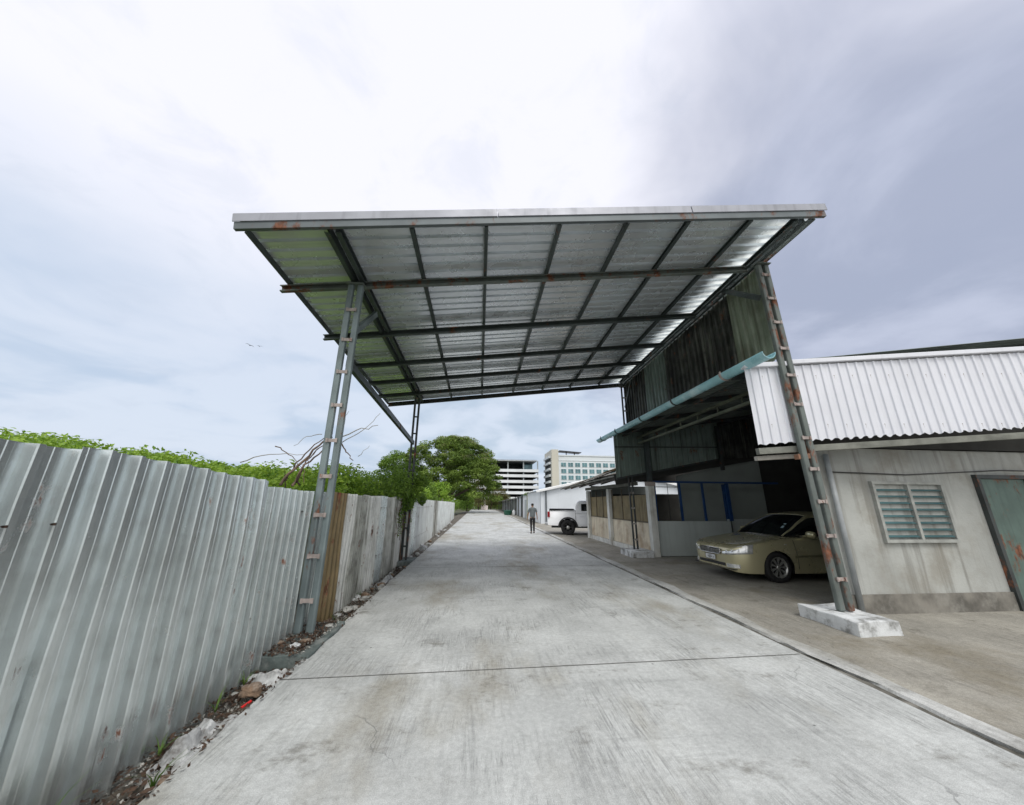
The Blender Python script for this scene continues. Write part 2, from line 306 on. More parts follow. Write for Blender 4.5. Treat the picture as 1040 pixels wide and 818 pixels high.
# ------------------------------------------------------------------ object helpers
def tag(o, label=None, cat=None, group=None, kind=None):
    if label: o['label'] = label
    if cat: o['category'] = cat
    if group: o['group'] = group
    if kind: o['kind'] = kind
    return o
def empty(name, loc, label, cat, group=None, rz=0):
    o = bpy.data.objects.new(name, None); COL.objects.link(o); o.location = loc; o.rotation_euler.z = rz
    o.empty_display_size = .2
    return tag(o, label, cat, group)
class MB:
    def __init__(s): s.v = []; s.f = []; s.mi = []; s.cur = 0; s.sm = []
    def add(s, vs, fs, smooth=False):
        b = len(s.v); s.v += [Vector(v) for v in vs]
        for f in fs: s.f.append([i+b for i in f]); s.mi.append(s.cur); s.sm.append(smooth)
    def box(s, a, b):
        x0, y0, z0 = a; x1, y1, z1 = b
        s.add([(x0, y0, z0), (x1, y0, z0), (x1, y1, z0), (x0, y1, z0), (x0, y0, z1), (x1, y0, z1), (x1, y1, z1), (x0, y1, z1)],
              [(0, 3, 2, 1), (4, 5, 6, 7), (0, 1, 5, 4), (1, 2, 6, 5), (2, 3, 7, 6), (3, 0, 4, 7)])
    def beam(s, p, q, w, h, upv=(0, 0, 1)):
        p = Vector(p); q = Vector(q); d = (q-p).normalized(); u = Vector(upv)
        sd_ = d.cross(u)
        if sd_.length < 1e-4: sd_ = d.cross(Vector((1, 0, 0)))
        sd_.normalize(); u = sd_.cross(d)
        vs = []
        for c in (p, q):
            for a, b in ((-1, -1), (1, -1), (1, 1), (-1, 1)): vs.append(c+sd_*w/2*a+u*h/2*b)
        s.add(vs, [(0, 1, 2, 3), (7, 6, 5, 4), (0, 4, 5, 1), (1, 5, 6, 2), (2, 6, 7, 3), (3, 7, 4, 0)])
    def chan(s, p, q, w, h, t=.006, side=1, upv=(0, 0, 1)):
        """C section with lips: web on one side, flanges top and bottom"""
        p = Vector(p); q = Vector(q); d = (q-p).normalized(); u = Vector(upv); sd_ = d.cross(u).normalized()*side; u = sd_.cross(d).normalized()
        if u.z < 0: u = -u
        pr = [(-w/2, -h/2), (w/2, -h/2), (w/2, -h/2+.02), (w/2-t, -h/2+.02), (w/2-t, -h/2+t), (-w/2+t, -h/2+t),
              (-w/2+t, h/2-t), (w/2-t, h/2-t), (w/2-t, h/2-.02), (w/2, h/2-.02), (w/2, h/2), (-w/2, h/2)]
        n = len(pr); vs = [c+sd_*a+u*b for c in (p, q) for a, b in pr]
        s.add(vs, [(i, (i+1) % n, n+(i+1) % n, n+i) for i in range(n)]+[tuple(range(n))[::-1], tuple(range(n, 2*n))])
    def tube(s, pts, r, seg=8, cap=True):
        pts = [Vector(p) for p in pts]; n = len(pts); rs = r if isinstance(r, (list, tuple)) else [r]*n
        base = len(s.v); vs = []
        ref = Vector((0, 0, 1))
        for i, p in enumerate(pts):
            d = (pts[min(i+1, n-1)]-pts[max(i-1, 0)]).normalized()
            rf = ref if abs(d.dot(ref)) < .95 else Vector((1, 0, 0))
            a = d.cross(rf).normalized(); b = d.cross(a)
            for k in range(seg):
                t = 2*math.pi*k/seg; vs.append(p+(a*math.cos(t)+b*math.sin(t))*rs[i])
        fs = [(i*seg+k, i*seg+(k+1) % seg, (i+1)*seg+(k+1) % seg, (i+1)*seg+k) for i in range(n-1) for k in range(seg)]
        if cap: fs += [tuple(range(seg))[::-1], tuple(range((n-1)*seg, n*seg))]
        s.add(vs, fs, True)
    def lathe(s, prof, seg=24, M=None, closed=True):
        vs = []
        for k in range(seg):
            t = 2*math.pi*k/seg
            for r, h in prof:
                v = Vector((r*math.cos(t), r*math.sin(t), h)); vs.append(M @ v if M else v)
        n = len(prof); fs = [(k*n+i, k*n+i+1, ((k+1) % seg)*n+i+1, ((k+1) % seg)*n+i) for k in range(seg) for i in range(n-1)]
        s.add(vs, fs, True)
    def build(s, name, mats, parent=None, bevel=0):
        me = bpy.data.meshes.new(name); me.from_pydata([tuple(v) for v in s.v], [], s.f)
        for mm in (mats if isinstance(mats, (list, tuple)) else [mats]): me.materials.append(mm)
        me.polygons.foreach_set('material_index', s.mi); me.polygons.foreach_set('use_smooth', s.sm)
        o = bpy.data.objects.new(name, me); COL.objects.link(o)
        if parent is not None:
            o.parent = parent
            mw = Matrix.Translation(parent.location) @ parent.rotation_euler.to_matrix().to_4x4() if parent.parent is None else None
            o.matrix_parent_inverse = mw.inverted() if mw is not None and not getattr(parent, '_loc', False) and not s.local else Matrix.Identity(4)
            if parent.parent is not None: o.matrix_parent_inverse = Matrix.Identity(4)
        if bevel:
            b = o.modifiers.new('bevel', 'BEVEL'); b.width = bevel; b.segments = 2; b.limit_method = 'ANGLE'
        return o
    local = False
class LMB(MB):
    local = True     # coordinates relative to the thing's own Empty
# NOTE sub-parts: mesh coordinates are in the same frame as their parent part's.

def profile(kind, pitch, depth):
    if kind == 'trap': return [(0, 0), (.30, 0), (.38, 1), (.62, 1), (.70, 0), (1, 0)]
    if kind == 'rib': return [(0, 0), (.14, 0), (.16, .06), (.30, .06), (.32, 0), (.50, 0), (.57, .88), (.60, 1), (.74, 1), (.77, .88), (.84, 0), (1, 0)]
    if kind == 'sharp': return [(0, 0), (.33, 0), (.36, 1), (.62, 1), (.65, 0), (1, 0)]
    if kind == 'wave': return [(k/8, .5-.5*math.cos(2*math.pi*k/8)) for k in range(9)]
def corr(mb, o, ud, ul, vd, vn, pitch=.2, depth=.03, kind='rib', v0=0.0, v1=1.0, warp=0.0, vseg=1, th=.003, seed=0, rag=0.0):
    """corrugated sheet. ud crosses the ribs, vd runs along them, vn is the outward normal; v0, v1 may be functions of u"""
    o = Vector(o); ud = Vector(ud).normalized(); vd = Vector(vd).normalized(); vn = Vector(vn).normalized()
    us = []; pr = profile(kind, pitch, depth); k = 0
    while k*pitch < ul-1e-6:
        for a, b in pr[:-1]:
            u = (k+a)*pitch
            if u <= ul: us.append((u, b*depth))
        k += 1
    us.append((ul, 0))
    fv0 = v0 if callable(v0) else (lambda u: v0); fv1 = v1 if callable(v1) else (lambda u: v1)
    vs = []; nu = len(us); nv = vseg+1
    for side in (0, 1):
        for (u, d) in us:
            a, b = fv0(u), fv1(u)
            if rag: a += rag*mnoise.noise(Vector((u*3+seed, 7, 0))); b += rag*mnoise.noise(Vector((u*2+seed, 3, 0)))
            for j in range(nv):
                v = a+(b-a)*j/vseg
                wv = warp*mnoise.noise(Vector((u*.9+seed, v*.9, seed))) if warp else 0
                vs.append(o+ud*u+vd*v+vn*(d+wv-side*th))
    M_ = nu*nv; fs = []
    for i in range(nu-1):
        for j in range(vseg):
            a = i*nv+j; fs.append((a, a+nv, a+nv+1, a+1)); a += M_; fs.append((a, a+1, a+nv+1, a+nv))
        a = i*nv; fs.append((a, a+M_, a+nv+M_, a+nv)); a = i*nv+nv-1; fs.append((a, a+nv, a+nv+M_, a+M_))
    for j in range(vseg):
        fs.append((j, j+1, j+1+M_, j+M_)); a = (nu-1)*nv+j; fs.append((a, a+M_, a+1+M_, a+1))
    mb.add(vs, fs)

def leaves(mb, c, r, n, size, shell=.5, upb=.5, rnd=random):
    for _ in range(n):
        while True:
            p = Vector((rnd.uniform(-1, 1), rnd.uniform(-1, 1), rnd.uniform(-1, 1)))
            if shell*shell < p.length_squared < 1 or (p.length_squared < 1 and rnd.random() < .25): break
        q = Vector(c)+Vector((p.x*r[0], p.y*r[1], p.z*r[2]))
        nn = (p*.7+Vector((rnd.gauss(0, .6), rnd.gauss(0, .6), rnd.gauss(upb, .5)))).normalized()
        a = nn.orthogonal().normalized(); a = Matrix.Rotation(rnd.uniform(0, 6.28), 3, nn) @ a; b = nn.cross(a)
        s_ = size*rnd.uniform(.6, 1.4)
        mb.add([q-a*s_*.5, q+b*s_*.26+nn*s_*.08, q+a*s_*.5, q-b*s_*.26+nn*s_*.08], [(0, 1, 2, 3)])

def skin(name, verts, edges, mat_, parent=None, sub=2, root=0, loc=None):
    me = bpy.data.meshes.new(name); me.from_pydata([v[:3] for v in verts], edges, []); me.materials.append(mat_)
    o = bpy.data.objects.new(name, me); COL.objects.link(o)
    md = o.modifiers.new('skin', 'SKIN'); md.use_smooth_shade = True
    for i, v in enumerate(verts):
        sv = me.skin_vertices[0].data[i]; rx = v[3]; ry = v[4] if len(v) > 4 else v[3]; sv.radius = (rx, ry); sv.use_root = (i == root)
    sb = o.modifiers.new('sub', 'SUBSURF'); sb.levels = sub; sb.render_levels = sub
    if parent is not None: o.parent = parent
    return o

# ================================================================== SETTING
g = MB(); g.add([(-700, -300, -.32), (700, -300, -.32), (700, 900, -.32), (-700, 900, -.32)], [(0, 1, 2, 3)])
tag(g.build('ground', GROUND), kind='structure')
# road slab
ROAD = concrete_mat('road concrete', (.515, .53, .52), (.27, .245, .185), brown=.7)
APRON = concrete_mat('apron concrete', (.34, .325, .285), (.21, .185, .135), brown=.8, seed=31.0, dirx=1)
STRIPM = concrete_mat('worn white strip', (.52, .525, .51), (.20, .185, .14), brown=.95, seed=5.0, dirx=.3)
g = MB(); n = 60
ys = [-8+(88+8)*i/n for i in range(n+1)]
ledge = [(-1.86+.02*mnoise.noise(Vector((y*.7, 0, 0))), y) for y in ys]; redge = [(3.74, y) for y in ys]
vs = [(x, y, 0) for x, y in ledge]+[(x, y, 0) for x, y in redge]+[(x, y, -.3) for x, y in ledge]+[(x, y, -.3) for x, y in redge]
k = n+1
g.add(vs, [(i, i+k, i+k+1, i+1) for i in range(n)]+[(i, i+1, i+1+2*k, i+2*k) for i in range(n)]+[(i+k, i+3*k, i+3*k+1, i+k+1) for i in range(n)]+[(0, 2*k, 3*k, k), (n, n+k, n+3*k, n+2*k)])
tag(g.build('road', ROAD), kind='structure')
# expansion joints, thin filled cracks proud of the slab by 3 mm
JM = mat('joint filler', (.12, .12, .11), .9, 0, .3, 20)
g = MB()
for j, (y, sk) in enumerate([(4.15, .15), (10.15, .1), (16.2, .1), (22.2, 0), (28.2, 0), (34.2, 0), (40.2, 0), (-1.9, .1), (46.2, 0), (52.2, 0)]):
    prev = None; w = .008 if j == 0 else .011
    for i in range(29):
        x = -1.84+5.56*i/28; yy = y+sk*(x+1.84)/5.5+.006*mnoise.noise(Vector((x*2.3, y, 0))); ww = w*(.8+.6*abs(mnoise.noise(Vector((x*5, y, 3)))))
        cur = (Vector((x, yy-ww, .003)), Vector((x, yy+ww, .003)))
        if prev: g.add([prev[0], cur[0], cur[1], prev[1]], [(0, 1, 2, 3)])
        prev = cur
tag(g.build('road_joint', JM), kind='structure')
# right hand worn strip, groove and apron
g = MB()
def strip(mb, x0, x1, y0, y1, z, n=80, amp=.0, sd=0, z1=None):
    vs = []
    for i in range(n+1):
        y = y0+(y1-y0)*i/n
        vs += [(x0+amp*mnoise.noise(Vector((y*1.3, sd, 0))), y, z), (x1+amp*mnoise.noise(Vector((y*1.1, sd+5, 0))), y, z if z1 is None else z1)]
    mb.add(vs, [(2*i, 2*i+1, 2*i+3, 2*i+2) for i in range(n)])
strip(g, 3.74, 3.86, -8, 88, -.012)
tag(g.build('groove', mat('groove dirt', (.10, .095, .08), .95, 0, .5, 8, stain=(.30, .29, .26), stain_amt=.7, stain_sc=3)), kind='structure')
g = MB(); strip(g, 3.82, 4.02, -8, 60, .012, 200, .10, 2)
strip(g, 3.82, 3.82, -8, 60, .012, 200, .10, 2, z1=-.05)
tag(g.build('kerb_strip', STRIPM), kind='structure')
g = MB(); g.add([(3.86, -8, .004), (30, -8, .004), (30, 62, .004), (3.86, 62, .004)], [(0, 1, 2, 3)])
g.add([(3.86, 62, .004), (30, 62, .004), (30, 92, .004), (3.86, 92, .004)], [(0, 1, 2, 3)])
tag(g.build('apron', APRON), kind='structure')
# left verge, a shallow ditch
g = MB(); n = 160
vs = []
for i in range(n+1):
    y = -6+80*i/n
    for x, z in ((-3.2, -.22), (-2.6, -.16), (-2.2, -.15), (-2.0, -.10), (-1.80, -.05)):
        vs.append((x, y, z+(.035 if x < -1.9 else .01)*mnoise.noise(Vector((x*5, y*3, 0)))+(.05 if y > 12 else 0)))
g.add(vs, [(5*i+j, 5*i+j+1, 5*i+j+6, 5*i+j+5) for i in range(n) for j in range(4)], True)
tag(g.build('verge', SOIL), kind='structure')

# ================================================================== STEEL CANOPY
def Zr(x, y): return 5.46+.125*x-.03*(y-5.2)
X0, X1, Y0, Y1 = -3.27, 5.44, 4.2, 12.05
can = empty('steel_canopy', (1.5, 8, 0), 'large mono pitch metal roof canopy on four lattice steel posts spanning the concrete road', 'canopy')
PX = [-1.10, -.03, 1.08, 2.15, 3.17, 4.26]
RY = [5.40, 7.08, 8.62, 9.85, 11.0]
# sheets, ribs along X
ud = Vector((0, 1, -.03)).normalized(); vd = Vector((1, 0, .125)).normalized(); vn = Vector((-.125, .03, 1)).normalized()
b = MB(); corr(b, (X0-.05, Y0, Zr(X0-.05, Y0)+.150), ud, Y1-Y0+.03, vd, vn, .20, .058, 'sharp', 0, 7.72*1.008, vseg=8, warp=.006)
b.build('roof_sheet', ROOFM, can)
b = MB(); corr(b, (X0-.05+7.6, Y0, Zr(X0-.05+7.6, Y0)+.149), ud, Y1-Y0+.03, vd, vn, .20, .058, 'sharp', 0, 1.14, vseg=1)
o = b.build('roof_sheet', ROOFB, can); o['label'] = 'strip of roof sheet beside the wall, brightened to imitate reflected sky'
for i, x in enumerate(PX):
    b = MB(); b.chan((x, Y0+.05, Zr(x, Y0)+.102), (x, Y1-.05, Zr(x, Y1)+.102), .055, .085, side=1 if i < 4 else -1); b.build('purlin', STEEL, can)
for x in (-2.23, -2.09):
    b = MB(); b.chan((x, Y0+.05, Zr(x, Y0)+.085), (x, Y1-.05, Zr(x, Y1)+.085), .07, .12, side=-1 if x < -2.15 else 1); b.build('purlin', STEEL, can)
for x in (5.08, 5.24):
    b = MB(); b.chan((x, Y0+.05, Zr(x, Y0)+.085), (x, Y1-.05, Zr(x, Y1)+.085), .06, .12, side=-1 if x < 5.15 else 1); b.build('purlin', STEEL, can)
b = MB(); b.beam((X0, Y0+.05, Zr(X0, Y0)+.1), (X0, Y1, Zr(X0, Y1)+.1), .03, .09); b.build('edge_beam', STEEL, can)
b = MB(); b.beam((X1-.03, Y0+.05, Zr(X1, Y0)+.1), (X1-.03, Y1, Zr(X1, Y1)+.1), .03, .1); b.build('edge_beam', STEELR, can)
# spacers between the doubled right beams
for i in range(16):
    b = MB(); y = 4.45+i*.48; b.box((5.12, y-.03, Zr(5.2, y)+.04), (5.20, y+.03, Zr(5.2, y)+.06)); b.build('beam_spacer', STEELL, can)
for i, y in enumerate(RY):
    b = MB(); b.chan((X0-.12, y, Zr(X0-.12, y)-.004), (5.05, y, Zr(5.05, y)-.004), .07, .115, side=1)
    o = b.build('rafter', STEELR if i == 0 else STEEL, can)
b = MB(); b.chan((X0, Y1+.02, Zr(X0, Y1)+.05), (X1, Y1+.02, Zr(X1, Y1)+.05), .06, .14); b.build('rafter', STEELD, can)
# front fascia
b = MB(); b.chan((X0-.09, Y0-.03, Zr(X0-.09, Y0)+.085), (X1+.07, Y0-.03, Zr(X1+.07, Y0)+.085), .05, .11, side=-1); b.build('fascia_beam', mat('fascia beam paint', (.12, .14, .15), .5, .25, .15, 2, rust=.26, rust_sc=2.2), can)
for a, c in ((X0-.12, 1.02-.9), (.135, 3.15), (3.165, X1+.1)):
    b = MB(); b.beam((a, Y0-.065, Zr(a, Y0)+.20), (c, Y0-.065, Zr(c, Y0)+.20), .012, .12)
    b.beam((a, Y0+.02, Zr(a, Y0)+.262), (c, Y0+.02, Zr(c, Y0)+.262), .18, .008)
    b.build('flashing', ZINCT, can)
# posts
def post(cx, cy, ztop, zbot, m1, m2, bat, matb, gap=.15, leg=.095, dep=.085, lean=0.0):
    b = MB()
    for s in (-1, 1): b.box((cx+s*gap/2-leg/2, cy-dep/2, zbot), (cx+s*gap/2+leg/2, cy+dep/2, ztop))
    po = b.build('post', m1, can, bevel=min(leg, dep)*.28)
    if lean:
        for v in po.data.vertices: v.co.x += lean*(ztop-v.co.z)/(ztop-zbot)
    cx0 = cx
    for z in bat:
        cx = cx0+lean*(ztop-z)/(ztop-zbot)
        hw = gap*.5; q = MB(); q.box((cx-hw, cy-dep/2-.014, z-.024), (cx+hw, cy-dep/2-.002, z+.024))
        q.box((cx-hw-.005, cy-dep/2-.026, z-.03), (cx-hw+.025, cy-dep/2-.0145, z+.03)); q.box((cx+hw-.025, cy-dep/2-.026, z-.03), (cx+hw+.005, cy-dep/2-.0145, z+.03))
        q.build('batten', matb, po)
    cx = cx0; q = MB(); q.box((cx-gap*.95, cy-.08, ztop), (cx+gap*.95, cy+.08, ztop+.014)); q.build('cap_plate', STEELR, po)
    return po
post(-2.16, 5.30, Zr(-2.16, 5.3)-.075, .03, STEELL, STEELL, [4.63, 4.10, 3.56, 3.03, 2.50, 1.99, 1.47, .95, .42], BRACK)
post(-2.14, 11.3, Zr(-2.14, 11.3)-.075, .02, STEELD, STEELD, [4.3, 3.75, 3.2, 2.6, 2.0, 1.4, .9, .4], STEELD, gap=.13, leg=.065, dep=.06)
post(5.20, 5.20, Zr(5.2, 5.2)-.075, .17, STEELR, STEELR, [5.79, 5.29, 4.80, 4.29, 3.79, 3.27, 2.7, 2.2, 1.7, 1.2, .6], BRACK, lean=.14)
post(5.20, 11.95, Zr(5.2, 11.95)-.075, .2, STEELD, STEELD, [5.4, 4.9, 4.4, 3.8, 3.2, 2.6, 2.0, 1.5, 1.0, .5], mat('pale batten', (.3, .28, .26), .7), gap=.12, leg=.06, dep=.05)
def brace(p, q, w, h, mt):
    b = MB(); b.beam(p, q, w, h); b.build('brace', mt, can)
brace((-2.14, 5.38, 3.76), (-2.14, 11.2, 3.44), .07, .12, STEEL)
brace((-2.10, 5.38, 4.32), (-2.10, 6.22, 5.12), .06, .10, STEELL)
brace((5.17, 5.35, 5.42), (5.17, 6.25, 6.18), .06, .10, STEEL)
brace((5.17, 11.8, 5.0), (5.17, 11.1, 5.85), .05, .08, STEELD)

def plinth(x0, x1, y0, y1, z0, z1, mt, label, seed):
    bm = bmesh.new(); bmesh.ops.create_cube(bm, size=1); bmesh.ops.subdivide_edges(bm, edges=bm.edges[:], cuts=7, use_grid_fill=True)
    for v in bm.verts:
        p = Vector(((x0+x1)/2+v.co.x*(x1-x0), (y0+y1)/2+v.co.y*(y1-y0), (z0+z1)/2+v.co.z*(z1-z0)))
        p += mnoise.noise_vector(p*3.5+Vector((seed, 0, 0)))*.028; v.co = p
    me = bpy.data.meshes.new('concrete_plinth'); bm.to_mesh(me); me.materials.append(mt)
    o = bpy.data.objects.new('concrete_plinth', me); COL.objects.link(o)
    bv = o.modifiers.new('bevel', 'BEVEL'); bv.width = .012; bv.segments = 2
    return tag(o, label, 'plinth', 'concrete bases under the canopy posts')
plinth(-2.42, -1.80, 4.62, 5.75, -.3, .035, PLG, 'dark grey concrete base under the front left canopy post beside the fence', 1)
plinth(-2.40, -1.86, 10.9, 11.8, -.3, .03, PLG, 'dark low concrete base under the vine covered rear left post', 2)
plinth(4.97, 5.60, 4.72, 5.62, -.1, .17, PLINTH, 'whitewashed block at the right photo edge in front of the parked sedan', 3)
plinth(4.86, 5.58, 11.45, 12.45, -.1, .19, PLINTH, 'whitewashed block under the thin black rear right post', 4)

# ================================================================== GARAGE SHED
ga = empty('garage_shed', (8, 9, 0), 'dark open fronted corrugated garage shed with the pale blue gutter, beige sedan inside', 'shed')
XG = 4.72
def Zg(x): return 4.06+.14*(x-XG)
# roof of the garage
b = MB(); corr(b, (XG, 5.40, Zg(XG)), (0, 1, 0), 6.75, (1, 0, .14), (-.14, 0, 1), .2, .03, 'trap', 0, 8.0)
b.build('roof', mat('garage roof underside', (.17, .20, .185), .6, .2, .2, 1, streak=.3, streak_dir=0), ga)
for y in (5.9, 7.72, 9.48, 11.36):
    b = MB(); b.beam((XG+.05, y, Zg(XG+.05)-.07), (12.5, y, Zg(12.5)-.07), .06, .11); b.build('roof_beam', STEELD, ga)
for x in (5.0, 7.2, 8.8):
    b = MB(); b.beam((x, 5.45, Zg(x)-.155), (x, 12.0, Zg(x)-.155), .05, .05); b.build('roof_beam', STEELD, ga)
b = MB()
for z in (3.90, 3.70): b.beam((5.56, 5.5, z), (5.56, 11.9, z), .06, .06)
for i in range(8): b.tube([(5.56, 5.9+i*.8, 3.88), (5.56, 5.9+i*.8, 3.72)], .022, 6)
b.build('lattice_beam', mat('olive steel', (.125, .135, .10), .6, .1, .3, 3), ga)
# upper wall over the roof, four sheets of different age
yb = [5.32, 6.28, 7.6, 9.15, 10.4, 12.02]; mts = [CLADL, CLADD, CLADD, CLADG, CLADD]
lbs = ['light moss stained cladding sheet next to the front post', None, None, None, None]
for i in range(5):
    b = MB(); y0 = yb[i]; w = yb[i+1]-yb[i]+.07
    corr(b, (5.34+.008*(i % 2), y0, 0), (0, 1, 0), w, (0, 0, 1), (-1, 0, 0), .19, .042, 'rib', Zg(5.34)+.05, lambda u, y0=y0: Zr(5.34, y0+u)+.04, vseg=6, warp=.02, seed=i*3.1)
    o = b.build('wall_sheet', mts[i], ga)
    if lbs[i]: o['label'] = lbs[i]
b = MB()
for z in (4.75, 5.5): b.beam((5.42, 5.4, z), (5.42, 12.0, z-.15), .04, .06)
b.build('wall_rail', STEELD, ga)
# gutter
b = MB(); seg = 12; pr = []
for k in range(seg+1):
    t = math.pi+math.pi*k/seg; pr.append((.105*math.cos(t), .105*math.sin(t)))
for k in range(seg, -1, -1):
    t = math.pi+math.pi*k/seg; pr.append((.098*math.cos(t), .098*math.sin(t)))
n = len(pr); NY = 18; vs = []
for i in range(NY+1):
    y = 4.86+(13.35-4.86)*i/NY; sag = .012*mnoise.noise(Vector((y*.8, 2, 2)))
    vs += [(XG-.06+a*1.15, y, 4.07+c*1.15+sag) for a, c in pr]
b.add(vs, [(i*n+k, i*n+(k+1) % n, (i+1)*n+(k+1) % n, (i+1)*n+k) for i in range(NY) for k in range(n)], True)
b.add([vs[k] for k in range(n)], [(k, k+1, n-2-k, n-1-k) for k in range(seg)])
gt = b.build('gutter', GUT, ga)
for i, y in enumerate((5.92, 7.72, 9.48, 11.38, 12.85)):
    q = MB(); vs = []
    for yy in (y-.025, y+.025):
        for k in range(13):
            t = math.pi+math.pi*k/12
            for rr in (.123, .136): vs.append((XG-.06+rr*math.cos(t), yy, 4.07+rr*math.sin(t)))
    fs = []
    for k in range(12):
        a = 2*k; fs += [(a, a+2, a+3, a+1), (a+26, a+27, a+29, a+28), (a+1, a+3, a+29, a+27), (a, a+26, a+28, a+2)]
    q.add(vs, fs); q.beam((XG-.17, y, 4.075), (XG+.3, y, 4.11 if y < 12 else 4.075), .04, .012); q.beam((XG-.175, y, 4.0), (XG-.175, y, 4.11), .04, .014)
    q.build('bracket', BRACK if i == 0 else STEELD, gt)
# transverse end wall at the back of the bay
b = MB(); corr(b, (4.66, 11.86, 0), (1, 0, 0), 3.95, (0, 0, 1), (0, -1, 0), .2, .045, 'rib', lambda u: 2.44+.19*u, lambda u: Zg(4.66+u)-.03, vseg=2, warp=.01)
b.build('end_wall_sheet', CLADG, ga)
b = MB(); corr(b, (8.50, 11.89, 0), (1, 0, 0), 4.2, (0, 0, 1), (0, -1, 0), .2, .045, 'rib', lambda u: 3.17+.1*u, lambda u: Zg(8.53+u)-.03, vseg=2, warp=.01)
b.build('end_wall_sheet', CLADD, ga)
b = MB(); b.beam((4.66, 11.80, 2.46), (8.5, 11.80, 3.19), .04, .06); b.beam((4.66, 11.80, 3.55), (8.5, 11.80, 3.62), .03, .035); b.build('wall_rail', STEELD, ga)
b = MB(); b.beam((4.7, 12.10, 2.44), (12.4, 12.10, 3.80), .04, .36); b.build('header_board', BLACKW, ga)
b = MB(); b.beam((8.53, 11.74, 2.8), (8.53, 11.74, Zg(8.5)-.2), .10, .10); b.build('column', STEELD, ga)
b = MB(); b.beam((5.78, 11.72, 2.37), (5.78, 11.72, Zg(5.8)-.25), .15, .13); b.build('column', STEEL, ga)
b = MB(); b.box((5.62, 11.55, 0), (5.84, 11.78, 2.22)); b.build('column', COLW, ga, bevel=.01)
# partition: low panels, blue frame, wall behind
b = MB(); b.box((5.93, 11.72, .015), (8.50, 11.76, 1.09))
for x in (7.2,): b.box((x-.004, 11.714, .02), (x+.004, 11.7195, 1.08))
b.build('low_panel', WALLG, ga)
b = MB(); b.box((5.90, 11.70, 0), (8.52, 11.78, .014)); b.box((5.90, 11.715, .02), (5.925, 11.765, 1.09)); b.box((8.505, 11.69, .02), (8.53, 11.79, 1.1)); b.build('panel_trim', STEELD, ga)
fr = MB()
for x, w in ((5.92, .07), (6.82, .06), (7.65, .06), (8.56, .11)): fr.box((x-w/2, 11.70, 1.1), (x+w/2, 11.76, 2.335))
fr.box((5.88, 11.695, 2.338), (10.5, 11.755, 2.40)); fr.box((8.63, 12.0, 1.1), (8.7, 12.1, 2.33))
fr.build('window_frame', BLUEP, ga)
b = MB()
for z in (1.95, 2.2): b.box((5.97, 11.74, z-.012), (6.78, 11.75, z+.012))
b.box((6.4, 11.755, 1.12), (6.415, 11.765, 2.33))
b.build('window_bar', STEELD, ga)
vs = []
b = MB(); A = [(7.15, 0), (10.45, 0), (10.45, 3.35), (7.15, 2.62)]
b.add([(x, y, z) for y in (12.35, 12.43) for x, z in A], [(0, 1, 2, 3), (7, 6, 5, 4), (0, 4, 5, 1), (1, 5, 6, 2), (2, 6, 7, 3), (3, 7, 4, 0)])
b.build('back_wall', WALLD, ga)
b = MB(); b.box((8.6, 11.95, .01), (10.5, 12.02, 1.15)); b.build('low_panel', WALLG, ga)
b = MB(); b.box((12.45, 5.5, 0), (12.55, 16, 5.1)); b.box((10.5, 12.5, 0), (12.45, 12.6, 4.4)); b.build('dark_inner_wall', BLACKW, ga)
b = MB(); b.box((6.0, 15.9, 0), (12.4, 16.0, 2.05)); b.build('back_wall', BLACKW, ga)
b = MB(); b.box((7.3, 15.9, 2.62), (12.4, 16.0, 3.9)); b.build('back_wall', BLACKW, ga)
b = MB(); b.box((5.60, 11.58, 2.225), (5.9, 11.74, 2.36)); b.build('rusty_joint_box', BRACK, ga)
# hanging tube lamp (unlit)
# ================================================================== WHITE ANNEX (right)
an = empty('annex_building', (8, 5, 0), 'white corrugated fascia panel with wavy lower edge beside and behind the rusty front right post', 'building')
du = Vector((1, -.15, 0)).normalized(); dn = Vector((-.15, -1, 0)).normalized()
b = MB(); corr(b, (4.60, 5.37, 0), du, .74, (0, 0, 1), dn, .15, .022, 'rib', lambda u: 2.60+.08*u+.014*math.sin(u*40), lambda u: 3.97+.03*u, vseg=3, warp=.008)
b.build('cladding_sheet', CLADW, an)
b = MB(); corr(b, (5.345, 5.262, 0), du, 9.0, (0, 0, 1), dn, .15, .022, 'rib', lambda u: 2.67+.06*u+.02*math.sin(u*40), lambda u: 4.00+.05*u, vseg=3, warp=.008)
b.build('cladding_sheet', CLADW, an)
def along(u, y=0., z=0.): p = Vector((4.60, 5.37, 0))+du*u+dn*y; return (p.x, p.y, z)
b = MB(); b.beam(along(-.03, .01, 4.0), along(.76, .01, 4.03), .13, .085); b.build('cap_flashing', CLADW, an, bevel=.01)
b = MB(); b.beam(along(.80, .01, 4.06), along(9.7, .01, 4.50), .11, .08); b.build('cap_flashing', CLADW, an, bevel=.01)
b = MB(); b.beam(along(.745, .03, 2.66), along(.745, .03, 3.98), .03, .02, (1, 0, 0)); b.build('edge_flashing', WHITEP, an)
TIM = mat('weathered timber', (.20, .205, .18), .9, 0, .25, 3, streak=.4, streak_dir=0, bump=.4)
b = MB(); b.beam(along(.0, -.05, 2.50), along(9.5, -.05, 3.08), .09, .10); b.build('timber_beam', TIM, an)
b = MB(); b.beam(along(.02, -.16, 2.395), along(.72, -.16, 2.44), .09, .07); b.build('timber_beam', mat('pale timber', (.42, .40, .36), .85, 0, .2, 3), an)
b = MB(); b.beam(along(.55, .03, 2.40), along(.74, .03, 2.41), .10, .08); b.build('timber_offcut', mat('brown timber', (.26, .14, .09), .85, 0, .2, 6), an)
